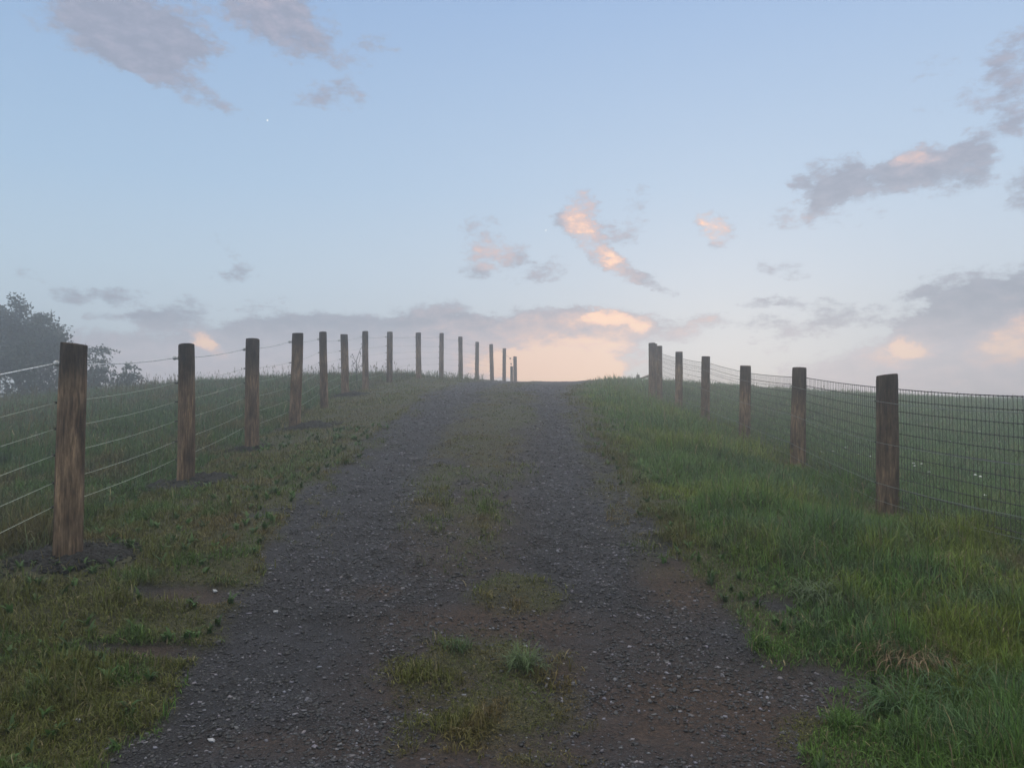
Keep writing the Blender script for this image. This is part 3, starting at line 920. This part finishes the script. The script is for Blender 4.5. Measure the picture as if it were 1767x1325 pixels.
tuft(1580, 1160, 520, (.12, .26), .085, .0042, np.array([.21, .145, .085]), 1.55, "heap of dead brown grass lying in the green grass at the lower right", "dead_grass_heap", "grass heap", tintvar=.45)
tuft(250, 1010, 90, (.05, .12), .05, .004, np.array([.060, .105, .028]), .9, "green grass tuft right of the nearest left post's soil heap", grp="large grass tufts by the track")
tuft(85, 1215, 130, (.06, .14), .05, .0042, np.array([.060, .105, .030]), 1.0, "bright green grass tuft in the lower left corner of the verge", grp="large grass tufts by the track")
for px, py, k in ((1660, 1230, 0), (1560, 1250, 1), (1700, 1120, 2)):
    tuft(px, py, 140, (.14, .30), .08, .0045, np.array([.060, .120, .040]), 1.2,
         ("bent green grass tuft below the heap of dead brown grass at the lower right", "dark green grass tuft at the track edge below the dead grass heap", "tall green grass tuft right of the dead grass heap by the frame edge")[k], grp="large grass tufts by the track")

# ------------------------------------------------------------------ white meadow flowers behind the mesh fence
M_petal = plain("white_petals", (.72, .72, .70), .6, 0, .05)
M_stem = plain('flower_stem', (.05, .10, .03), .6, 0, .2)
def flower_mesh():
    m = MB()
    m.tube([(0, 0, 0), (.006, 0, .12), (0, .004, .24)], .0028, 5)
    for k in range(9):
        a = k * 2 * math.pi / 9
        m.tube([(0, .004, .24), (.014 * math.cos(a), .004 + .014 * math.sin(a), .252), (.026 * math.cos(a), .004 + .026 * math.sin(a), .246)], [.004, .008, .003], 5)
    m.tube([(0, .004, .238), (0, .004, .25), (0, .004, .262)], [.006, .011, .004], 6)
    me = bpy.data.meshes.new("white_flower")
    me.from_pydata([tuple(p) for p in m.v], [], m.f); me.materials.append(M_petal); me.materials.append(M_stem); me.shade_smooth()
    for p in me.polygons[:12]: p.material_index = 1
    return me
fl_me = flower_mesh()
fl = [(1458, 778, 11.5), (1482, 791, 11), (1502, 804, 10.5), (1576, 801, 9.8), (1578, 806, 9.6), (1603, 815, 9.2), (1683, 819, 8.6), (1692, 822, 8.5), (1725, 762, 12.5), (1690, 745, 14), (1438, 794, 11), (1417, 798, 10.6), (1600, 744, 15), (1590, 800, 9.7), (1700, 888, 7.5), (1640, 770, 12.5)]
for px, py, Y in fl:
    p = at(px, py, Y)
    o = bpy.data.objects.new("white_flower", fl_me)
    z = gz(p.x, Y)
    k = max(.6, min(1.6, (p.z - z) / .25))
    o.location = (p.x, Y, z); o.scale = (.68, .68, k); o.rotation_euler = (0, 0, random.uniform(0, 6))
    COL.objects.link(o)
    tag(o, "small white flower in the green meadow behind the right mesh fence", "flower", "white flowers in the meadow behind the mesh fence")

# ------------------------------------------------------------------ trees and saplings
def leaf_cloud(centres, radii, per, size, tint, stretch=1.0):
    P, S, T = [], [], []
    for c, r in zip(centres, radii):
        n = int(per * r * r)
        d = rng.normal(0, 1, (n, 3)); d /= np.linalg.norm(d, axis=1)[:, None]
        q = np.array(c) + d * (r * rng.uniform(.25, 1.05, n) ** .6)[:, None]
        P.append(q); S.append(rng.uniform(.6, 1.3, n) * size); T.append(np.tile(tint, (n, 1)) * rng.uniform(.55, 1.4, (n, 1)))
    return np.concatenate(P), np.concatenate(S), np.concatenate(T)
def leaf_mesh(name, P, S, T, parent, loc):
    n = len(P)
    a = rng.normal(0, 1, (n, 3)); a[:, 2] -= .5; a /= np.linalg.norm(a, axis=1)[:, None]
    b = rng.normal(0, 1, (n, 3)); b -= (b * a).sum(1)[:, None] * a; b /= np.linalg.norm(b, axis=1)[:, None]
    v = np.empty((n, 4, 3))
    v[:, 0] = P; v[:, 1] = P + a * (S * .5)[:, None] + b * (S * .26)[:, None]; v[:, 2] = P + a * S[:, None]; v[:, 3] = P + a * (S * .5)[:, None] - b * (S * .26)[:, None]
    c = np.repeat(T[:, None], 4, 1)
    o = np_mesh(name, v.reshape(-1, 3) - np.array(loc), np.arange(n * 4), np.full(n, 4), M_leaf, {"tint": c.reshape(-1, 3)}, smooth=False)
    o.parent = parent
    o.location = Vector(loc) - parent.location
    return o

def big_tree(base, height, rad, label, seed, lean=0.0, grp=None, leaves=400):
    global rng
    keep = rng; rng = np.random.default_rng(seed)
    rnd = random.Random(seed)
    root = thing("broadleaf_tree", base, label, "tree", grp)
    tr = MB(); tips = []
    def limb(p, d, L, r, depth):
        pts = [p]; rs = [r]; q = Vector(p); dd = Vector(d)
        n = 4
        for k in range(n):
            dd = (dd + Vector((rnd.gauss(0, .16), rnd.gauss(0, .16), rnd.gauss(.05, .1)))).normalized()
            q = q + dd * (L / n); pts.append(Vector(q)); rs.append(r * (1 - .55 * (k + 1) / n))
            if depth < 3 and k >= 1:
                for _ in range(2 if depth else 3):
                    a = rnd.uniform(0, 6.28); sp = rnd.uniform(.6, 1.15)
                    nd = (dd * math.cos(sp) + Vector((math.cos(a), math.sin(a), rnd.uniform(-.1, .35))) * math.sin(sp)).normalized()
                    limb(q, nd, L * rnd.uniform(.5, .68), rs[-1] * .6, depth + 1)
            if depth >= 2: tips.append(Vector(q))
        tr.tube(pts, rs, 7 if depth < 2 else 4)
    limb(Vector(base), Vector((lean, 0, 1)).normalized(), height * .52, height * .028, 0)
    tr.build("trunk", M_bark, root, base)
    b = Vector(base)
    cs, rs = [], []
    for t in tips:
        rel = t - b
        e = math.sqrt((rel.x / rad) ** 2 + (rel.y / rad) ** 2)
        if e > 1.12 or rel.z > height * .97 or rel.z < height * .08: continue
        cs.append(t); rs.append(rnd.uniform(.18, .42) * height / 6)
    # low skirt of foliage down to the ground
    for k in range(130):
        a = rnd.uniform(0, 6.28); q = rad * rnd.uniform(.1, 1.05)
        cs.append(b + Vector((math.cos(a) * q, math.sin(a) * q, height * rnd.uniform(.02, .55)))); rs.append(rnd.uniform(.42, .75) * height / 6)
    P, S, T = leaf_cloud(cs, rs, leaves, .13, np.array([.018, .032, .016]))
    leaf_mesh("crown", P, S, T, root, base)
    rng = keep
    return root
def ground_pt(px, py, Y):
    p = at(px, py, Y); return Vector((p.x, Y, gz(p.x, Y) - .05))
tb = ground_pt(58, 690, 28)
tree_main = big_tree(tb, 4.35, 2.2, "dark broadleaf tree in mist at the left edge behind the nearest left post", 5)

def sapling(px, Y, top_py, label, seed, nst=4):
    rnd = random.Random(seed)
    p = at(px, top_py, Y); base = Vector((p.x, Y, gz(p.x, Y) - .03)); H = p.z - base.z
    root = thing("sapling", base, label, "sapling", "young saplings beside the misty tree")
    st = MB(); P, S, T = [], [], []
    for s in range(nst):
        a = rnd.uniform(0, 6.28); h = H * rnd.uniform(.6, 1.0) if s else H
        pts = []; x = base.copy()
        for k in range(6):
            t = k / 5
            pts.append(base + Vector((math.cos(a) * t * t * H * .28, math.sin(a) * t * t * H * .2, h * t)))
        st.tube(pts, [.022 * (1 - .7 * k / 5) for k in range(6)], 5)
        for k in range(2, 6):
            for _ in range(5):
                an = rnd.uniform(0, 6.28); L = rnd.uniform(.30, .55)
                fr = [pts[k] + Vector((math.cos(an) * L * t, math.sin(an) * L * t, L * .35 * t - L * .55 * t * t)) for t in (0, .25, .5, .75, 1)]
                st.tube(fr, .006, 3)
                for t in range(1, 5):
                    for sd in range(4):
                        P.append(np.array(fr[t]) + np.array([rnd.gauss(0, .045) for _ in range(3)])); S.append(rnd.uniform(.10, .17)); c = rnd.uniform(.6, 1.3)
                        T.append(np.array([.030, .050, .026]) * c)
    st.build("stem", M_bark, root, base)
    leaf_mesh("leaves", np.array(P), np.array(S), np.array(T), root, base)
sapling(158, 29, 602, "tall leafy sapling showing right of the nearest left post, beside the misty tree", 21, 5)
sapling(212, 28.5, 634, "small low sapling right of the tall sapling on the left crest", 22, 3)

# dry weed behind the sixth and seventh left post
wb = ground_pt(616, 660, 20.5)
wd = thing("weed_stalk", wb, "dry branching weed stalk standing between the sixth and seventh left fence posts", "weed")
m = MB()
p0 = wb; p1 = at(617, 625, 20.5); p2 = at(624, 600, 20.5)
def V_(px, py): return at(px, py, 20.5)
m.tube([wb, V_(615, 640), V_(615, 622)], [.012, .010, .008], 5)
for pts in ([V_(615, 622), V_(619, 610), V_(624, 598)], [V_(615, 626), V_(611, 619), V_(607, 616)], [V_(615, 632), V_(620, 624), V_(622, 612)], [V_(615, 640), V_(610, 632), V_(608, 628)], [V_(615, 640), V_(619, 634), V_(622, 632)]):
    m.tube(pts, [.008, .006, .004], 4)
    e = pts[-1]
    for k in range(4):
        q = e + Vector((random.gauss(0, .03), random.gauss(0, .02), random.gauss(0, .03))); m.tube([q, q + Vector((.01, 0, .02)), q + Vector((.0, 0, .04))], [.006, .014, .004], 5)
m.build("stem", M_bark, wd, wb)

# ------------------------------------------------------------------ haze
def haze_box():
    x0, x1, y0, y1, z0, z1 = -52, 62, -12, 70, -7, 7.6
    m = MB(); m.box(((x0 + x1) / 2, (y0 + y1) / 2, (z0 + z1) / 2), (x1 - x0, y1 - y0, z1 - z0))
    mat = bpy.data.materials.new("morning_mist"); mat.use_nodes = True
    nt = mat.node_tree; nt.nodes.clear()
    out = nt.nodes.new("ShaderNodeOutputMaterial"); v = nt.nodes.new("ShaderNodeVolumePrincipled")
    v.inputs["Color"].default_value = (.93, .93, .95, 1); v.inputs["Density"].default_value = HAZE; v.inputs["Anisotropy"].default_value = .80
    nt.links.new(v.outputs[0], out.inputs["Volume"])
    o = m.build("haze", mat, None, (0, 0, 0), smooth=False)
    tag(o, "thin morning mist hanging over the hill", "haze", None, "stuff")
HAZE = .0165
haze_box()

# ------------------------------------------------------------------ sky
SUN_AZ = math.radians(16); SUN_EL = math.radians(3.0)
world = bpy.data.worlds.new("World"); scene.world = world; world.use_nodes = True
nt = world.node_tree; nt.nodes.clear()
L = nt.links.new
tc = N(nt, "ShaderNodeTexCoord")
sep = N(nt, "ShaderNodeSeparateXYZ"); L(tc.outputs["Generated"], sep.inputs[0])
az = math_(nt, 'ARCTAN2', sep.outputs[0], sep.outputs[1]); el = math_(nt, 'ARCSINE', sep.outputs[2])
pv = N(nt, "ShaderNodeCombineXYZ"); L(az, pv.inputs[0]); L(el, pv.inputs[1])
sky = N(nt, "ShaderNodeTexSky", sky_type='NISHITA', sun_disc=False)
sky.sun_elevation = SUN_EL; sky.sun_rotation = SUN_AZ; sky.air_density = 1.0; sky.dust_density = .6; sky.ozone_density = 2.0
sk = N(nt, "ShaderNodeVectorMath", operation='SCALE'); L(sky.outputs[0], sk.inputs[0]); sk.inputs["Scale"].default_value = .10
SKYMODE = 1
# twilight gradient by height above the horizon, brighter towards the dawn
def lin(c): return tuple(((v / 255 + .055) / 1.055) ** 2.4 if v / 255 > .04045 else v / 255 / 12.92 for v in c)
eln = math_(nt, 'DIVIDE', el, math.pi / 2)
top = [(.5, (1.2, 1.22, 1.22)), (.7, (1.95, 1.86, 1.66)), (1, (1.95, 1.86, 1.66))]  # unseen overhead sky, added brightness to light the ground and mist
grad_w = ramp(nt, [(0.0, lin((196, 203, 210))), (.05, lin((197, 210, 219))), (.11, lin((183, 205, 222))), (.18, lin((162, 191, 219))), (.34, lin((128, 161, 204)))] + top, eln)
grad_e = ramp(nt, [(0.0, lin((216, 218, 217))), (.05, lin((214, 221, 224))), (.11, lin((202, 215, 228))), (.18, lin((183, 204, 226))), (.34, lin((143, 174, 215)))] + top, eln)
daz = math_(nt, 'ABSOLUTE', math_(nt, 'SUBTRACT', az, .42))
eastf = N(nt, "ShaderNodeMapRange", interpolation_type='SMOOTHSTEP'); L(daz, eastf.inputs[0])
eastf.inputs[1].default_value = 1.15; eastf.inputs[2].default_value = .05; eastf.inputs[3].default_value = 0; eastf.inputs[4].default_value = 1
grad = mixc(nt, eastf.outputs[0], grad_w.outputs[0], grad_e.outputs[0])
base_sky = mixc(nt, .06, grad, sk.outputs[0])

def dirae(px, py):
    d = ray(px, py).normalized()
    return math.atan2(d.x, d.y), math.asin(d.z)
# px, py, rx, ry, tilt (deg, + = rising to the right), strength, lit
CL = [
 (195, 45, 125, 62, -6, 1.2, 0), (280, 62, 90, 42, 0, .9, 0), (225, 85, 70, 30, 0, .7, 0), (290, 5, 120, 40, 0, .6, 0), (250, 85, 110, 45, -10, .9, 0), (490, 32, 95, 62, -14, 1.3, .12), (440, 10, 80, 40, 0, .8, .15), (570, 90, 80, 30, -10, .6, 0), (345, 85, 60, 22, 0, .6, 0), (650, 78, 45, 22, 0, .55, 0), (160, 30, 60, 50, 0, .5, 0),
 (325, 155, 75, 24, -20, .8, 0), (585, 163, 65, 28, 0, .75, 0), (520, 170, 50, 18, 0, .45, 0), (405, 190, 40, 14, -20, .45, 0), (250, 125, 50, 14, -20, .45, 0),
 (1435, 312, 64, 40, 0, 1.25, 0), (1425, 342, 44, 28, 30, 1.0, 0), (1515, 312, 80, 30, 0, 1.2, 0), (1572, 290, 52, 38, 0, 1.1, .25), (1574, 274, 34, 16, 0, .6, 1.6), (1655, 292, 66, 44, 0, 1.2, .03), (1650, 268, 50, 16, 0, .4, .5), (1690, 245, 40, 28, 30, .8, 0), (1380, 316, 26, 14, -20, .7, 0),
 (1755, 195, 36, 36, -30, 1.0, 0), (1705, 155, 42, 36, 50, .6, 0), (1760, 105, 50, 50, 30, .9, 0), (1765, 330, 28, 34, 0, 1.0, 0), (1752, 225, 22, 18, 0, .4, 0), (1610, 120, 50, 25, 0, .35, 0), (1625, 178, 35, 15, 0, .35, 0),
 (1372, 375, 60, 24, 10, .65, .75), (1450, 380, 80, 18, 0, .35, .4),
 (1003, 350, 34, 28, -30, .85, 1.2), (995, 385, 48, 28, -20, .95, 1.0), (1028, 425, 72, 28, -48, 1.05, 1.0), (1072, 462, 60, 18, -38, 1.0, .95), (1122, 488, 52, 15, -25, .95, .1), (1062, 402, 48, 24, -10, .7, .6), (1100, 362, 26, 44, 0, .55, .55), (962, 380, 30, 16, 0, .6, .0),
 (850, 437, 65, 36, 5, .9, 1.1), (825, 393, 40, 28, 0, .6, .6), (818, 471, 45, 15, -5, .75, 0), (945, 468, 44, 24, 20, .65, .5), (900, 452, 45, 18, -15, .65, .1), (900, 480, 60, 12, 0, .4, .1),
 (1232, 392, 44, 26, -38, 1.0, 1.6), (1232, 425, 20, 8, 0, .4, 0),
 (210, 511, 44, 22, 10, 1.0, 0), (112, 511, 36, 17, 0, .85, 0), (300, 545, 75, 26, 8, 1.1, 0), (262, 552, 45, 16, 0, .8, 0), (405, 474, 42, 18, 10, .9, 0), (185, 548, 30, 9, 0, .8, 0), (318, 515, 26, 10, 0, .6, 0), (460, 535, 55, 9, 0, .6, .1), (462, 519, 45, 7, 0, .5, .3), (55, 475, 30, 10, -20, .35, 0), (150, 505, 25, 10, -10, .5, 0), (395, 428, 40, 12, -40, .4, 0),
 (352, 588, 28, 16, -25, .9, 1.6), (372, 602, 34, 14, -30, .6, 1.2), (330, 600, 40, 30, 0, .6, .5), (260, 625, 260, 58, 0, 1.0, .05), (120, 620, 160, 50, 0, .9, .05), (430, 620, 260, 56, 0, .9, .12), (340, 645, 220, 40, 0, .7, .25),
 (600, 572, 260, 38, 2, 1.15, .03), (500, 560, 130, 20, 6, .8, .05), (755, 548, 90, 34, 0, 1.0, .30), (760, 535, 50, 20, 0, .5, .5), (700, 600, 260, 50, 0, 1.0, .12), (640, 630, 240, 40, 0, .9, .22), (850, 600, 200, 50, 0, 1.0, .18),
 (900, 575, 240, 40, 3, 1.25, .32), (1010, 570, 150, 36, 0, 1.2, .5), (975, 545, 130, 20, -4, .8, .55), (1050, 545, 40, 22, 0, 1.0, 1.5), (1020, 590, 90, 20, 10, .5, .9), (880, 560, 90, 16, 4, .4, .6), (1008, 543, 40, 16, 0, .5, .8), (1108, 556, 38, 18, 10, .9, 1.1), (1085, 568, 60, 20, 0, .9, .5),
 (950, 625, 200, 55, 0, 1.1, 1.0), (960, 636, 170, 36, 0, .8, 2.0), (985, 645, 90, 30, 0, .8, 2.2), (1060, 605, 55, 16, 20, .9, .9), (1000, 605, 110, 18, 8, .5, .6), (900, 612, 120, 14, 2, .5, .9),
 (1200, 566, 60, 26, 15, .8, .75), (1215, 555, 34, 16, 20, .6, .9), (1140, 575, 60, 24, 0, .6, .5),
 (1720, 600, 190, 95, 12, 1.25, .10), (1760, 540, 150, 70, 18, 1.2, .04), (1660, 545, 110, 40, 22, 1.1, 0), (1620, 560, 60, 26, 10, 1.0, 0), (1640, 490, 75, 26, 12, .95, 0), (1600, 505, 40, 14, 0, .7, 0), (1700, 515, 70, 26, 10, .8, .05), (1570, 640, 240, 60, 8, 1.05, .10), (1480, 655, 200, 46, 6, .9, .15), (1700, 660, 220, 50, 0, 1.0, .12), (1900, 600, 200, 120, 0, 1.2, .1),
 (1548, 607, 70, 30, 10, .8, 1.5), (1563, 600, 26, 24, 0, .6, 1.6), (1755, 588, 70, 40, 20, .9, 1.7), (1640, 620, 60, 20, 0, .4, .35),
 (1328, 520, 56, 13, 4, .85, 0), (1430, 530, 86, 14, -6, .85, 0), (1392, 570, 60, 26, 6, .85, .05), (1318, 556, 52, 15, 2, .85, 0), (1470, 556, 60, 16, -6, .75, .02), (1330, 601, 44, 9, 4, .65, 0), (1350, 463, 60, 18, -12, .55, 0), (1310, 588, 26, 7, 0, .6, 0), (1545, 557, 34, 11, 5, .7, 0), (1540, 530, 40, 18, 0, .5, .05),
]
nz1 = N(nt, "ShaderNodeTexNoise"); nz1.inputs["Scale"].default_value = 30; nz1.inputs["Detail"].default_value = 6; nz1.inputs["Roughness"].default_value = .68
nz2 = N(nt, "ShaderNodeTexNoise"); nz2.inputs["Scale"].default_value = 34; nz2.inputs["Detail"].default_value = 7; nz2.inputs["Roughness"].default_value = .62
st = N(nt, "ShaderNodeVectorMath", operation='MULTIPLY'); L(pv.outputs[0], st.inputs[0]); st.inputs[1].default_value = (1, 1.9, 1)
L(st.outputs[0], nz1.inputs["Vector"]); L(st.outputs[0], nz2.inputs["Vector"])
wsub = N(nt, "ShaderNodeVectorMath", operation='SUBTRACT'); L(nz1.outputs["Color"], wsub.inputs[0]); wsub.inputs[1].default_value = (.5, .5, .5)
wmul = N(nt, "ShaderNodeVectorMath", operation='MULTIPLY_ADD'); L(wsub.outputs[0], wmul.inputs[0]); wmul.inputs[1].default_value = (.05, .026, 0); L(pv.outputs[0], wmul.inputs[2])
dens = None; lits = None
for px, py, rx, ry, ti, s, lt in CL:
    a, e = dirae(px, py)
    mp = N(nt, "ShaderNodeMapping", vector_type='TEXTURE')
    mp.inputs[1].default_value = (a, e, 0); mp.inputs[2].default_value = (0, 0, math.radians(ti)); mp.inputs[3].default_value = (rx * 1.08 / F, ry * 1.08 / F, 1)
    L(wmul.outputs[0], mp.inputs[0])
    gr = N(nt, "ShaderNodeTexGradient", gradient_type='SPHERICAL'); L(mp.outputs[0], gr.inputs[0])
    gf = math_(nt, 'MULTIPLY', gr.outputs["Fac"], 1.8, clamp=True)
    dens = math_(nt, 'MULTIPLY_ADD', gf, s, 0.0 if dens is None else dens)
    if lt > 0:
        lits = math_(nt, 'MULTIPLY_ADD', gf, lt * s, 0.0 if lits is None else lits)
nz3 = N(nt, "ShaderNodeTexNoise"); nz3.inputs["Scale"].default_value = 85; nz3.inputs["Detail"].default_value = 6; nz3.inputs["Roughness"].default_value = .65
L(st.outputs[0], nz3.inputs["Vector"])
nse = math_(nt, 'ADD', math_(nt, 'MULTIPLY', math_(nt, 'SUBTRACT', nz2.outputs["Fac"], .5), 1.3), math_(nt, 'MULTIPLY', math_(nt, 'SUBTRACT', nz3.outputs["Fac"], .5), .7))
# relief: cloud lumps turned up and east, towards the light
sh_ = N(nt, "ShaderNodeVectorMath", operation='ADD'); L(st.outputs[0], sh_.inputs[0]); sh_.inputs[1].default_value = (.006, .014, 0)
nz4 = N(nt, "ShaderNodeTexNoise"); nz4.inputs["Scale"].default_value = 34; nz4.inputs["Detail"].default_value = 7; nz4.inputs["Roughness"].default_value = .62
L(sh_.outputs[0], nz4.inputs["Vector"])
relief = math_(nt, 'SUBTRACT', nz2.outputs["Fac"], nz4.outputs["Fac"])
# fraying noise acts where there is some cloud
near = N(nt, "ShaderNodeMapRange", interpolation_type='SMOOTHSTEP'); L(dens, near.inputs[0]); near.inputs[1].default_value = 0; near.inputs[2].default_value = .25
dn = math_(nt, 'MULTIPLY_ADD', math_(nt, 'MULTIPLY', nse, near.outputs[0]), 2.6, dens)
alpha = N(nt, "ShaderNodeMapRange", interpolation_type='SMOOTHSTEP'); L(dn, alpha.inputs[0]); alpha.inputs[1].default_value = .15; alpha.inputs[2].default_value = 1.55; alpha.inputs[3].default_value = 0; alpha.inputs[4].default_value = .92
litn = math_(nt, 'MULTIPLY_ADD', math_(nt, 'MULTIPLY', math_(nt, 'MULTIPLY_ADD', relief, 2.0, nse), near.outputs[0]), .6, lits)
litf = N(nt, "ShaderNodeMapRange", interpolation_type='SMOOTHSTEP'); L(litn, litf.inputs[0]); litf.inputs[1].default_value = -.15; litf.inputs[2].default_value = 2.5
# cloud body colour: bluish grey high up, mauve near the horizon
body = ramp(nt, [(0.0, lin((204, 190, 193))), (.045, lin((190, 181, 187))), (.075, lin((138, 145, 159))), (.14, lin((146, 153, 167))), (.22, lin((145, 150, 167))), (.4, lin((136, 143, 164)))], eln)
bodyv = ramp(nt, [(.25, (.94, .94, .95)), (.75, (1.07, 1.06, 1.06))], math_(nt, 'MULTIPLY_ADD', relief, 1.6, math_(nt, 'MULTIPLY_ADD', nz2.outputs["Fac"], .5, .25)))
bodyc = mixc(nt, 1.0, body.outputs[0], bodyv.outputs[0], 'MULTIPLY')
orange = ramp(nt, [(0.0, lin((214, 192, 194))), (.35, lin((236, 202, 194))), (.7, lin((250, 202, 178))), (1, (1.35, .80, .46))], litf.outputs[0])
cloudc = mixc(nt, litf.outputs[0], bodyc, orange.outputs[0])
final = mixc(nt, alpha.outputs[0], base_sky, cloudc)
# two morning planets
for px, py, k in ((461.5, 208, 1.0), (942, 397.5, .7)):
    d = ray(px, py).normalized()
    dt = N(nt, "ShaderNodeVectorMath", operation='DISTANCE'); L(tc.outputs["Generated"], dt.inputs[0]); dt.inputs[1].default_value = d
    pf = N(nt, "ShaderNodeMapRange"); L(dt.outputs["Value"], pf.inputs[0]); pf.inputs[1].default_value = .0013; pf.inputs[2].default_value = .0007
    final = mixc(nt, math_(nt, 'MULTIPLY', pf.outputs[0], k), final, (1.0, 1.0, .98))
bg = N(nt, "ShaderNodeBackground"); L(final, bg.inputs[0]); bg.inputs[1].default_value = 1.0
wo = N(nt, "ShaderNodeOutputWorld"); L(bg.outputs[0], wo.inputs[0])
world.cycles.sampling_method = 'MANUAL'; world.cycles.sample_map_resolution = 512

# sun: low and weak, veiled by the cloud bank beyond the crest
sd = bpy.data.lights.new("sun", 'SUN'); sd.energy = .12; sd.angle = math.radians(12); sd.color = (1.0, .80, .62)
so = bpy.data.objects.new("sun", sd); COL.objects.link(so)
dvec = Vector((math.sin(SUN_AZ) * math.cos(SUN_EL), math.cos(SUN_AZ) * math.cos(SUN_EL), math.sin(SUN_EL)))
so.rotation_euler = dvec.to_track_quat('Z', 'Y').to_euler()

# ------------------------------------------------------------------ render settings
scene.view_settings.view_transform = 'Standard'
scene.view_settings.look = 'None'
scene.view_settings.exposure = 0.2
scene.view_settings.gamma = 1.0
scene.view_settings.use_curve_mapping = False
scene.render.engine = 'CYCLES'
cy = scene.cycles
cy.use_denoising = True
cy.volume_bounces = 1
cy.max_bounces = 5; cy.diffuse_bounces = 2; cy.glossy_bounces = 2; cy.transmission_bounces = 3; cy.transparent_max_bounces = 8
cy.volume_step_rate = 1.0
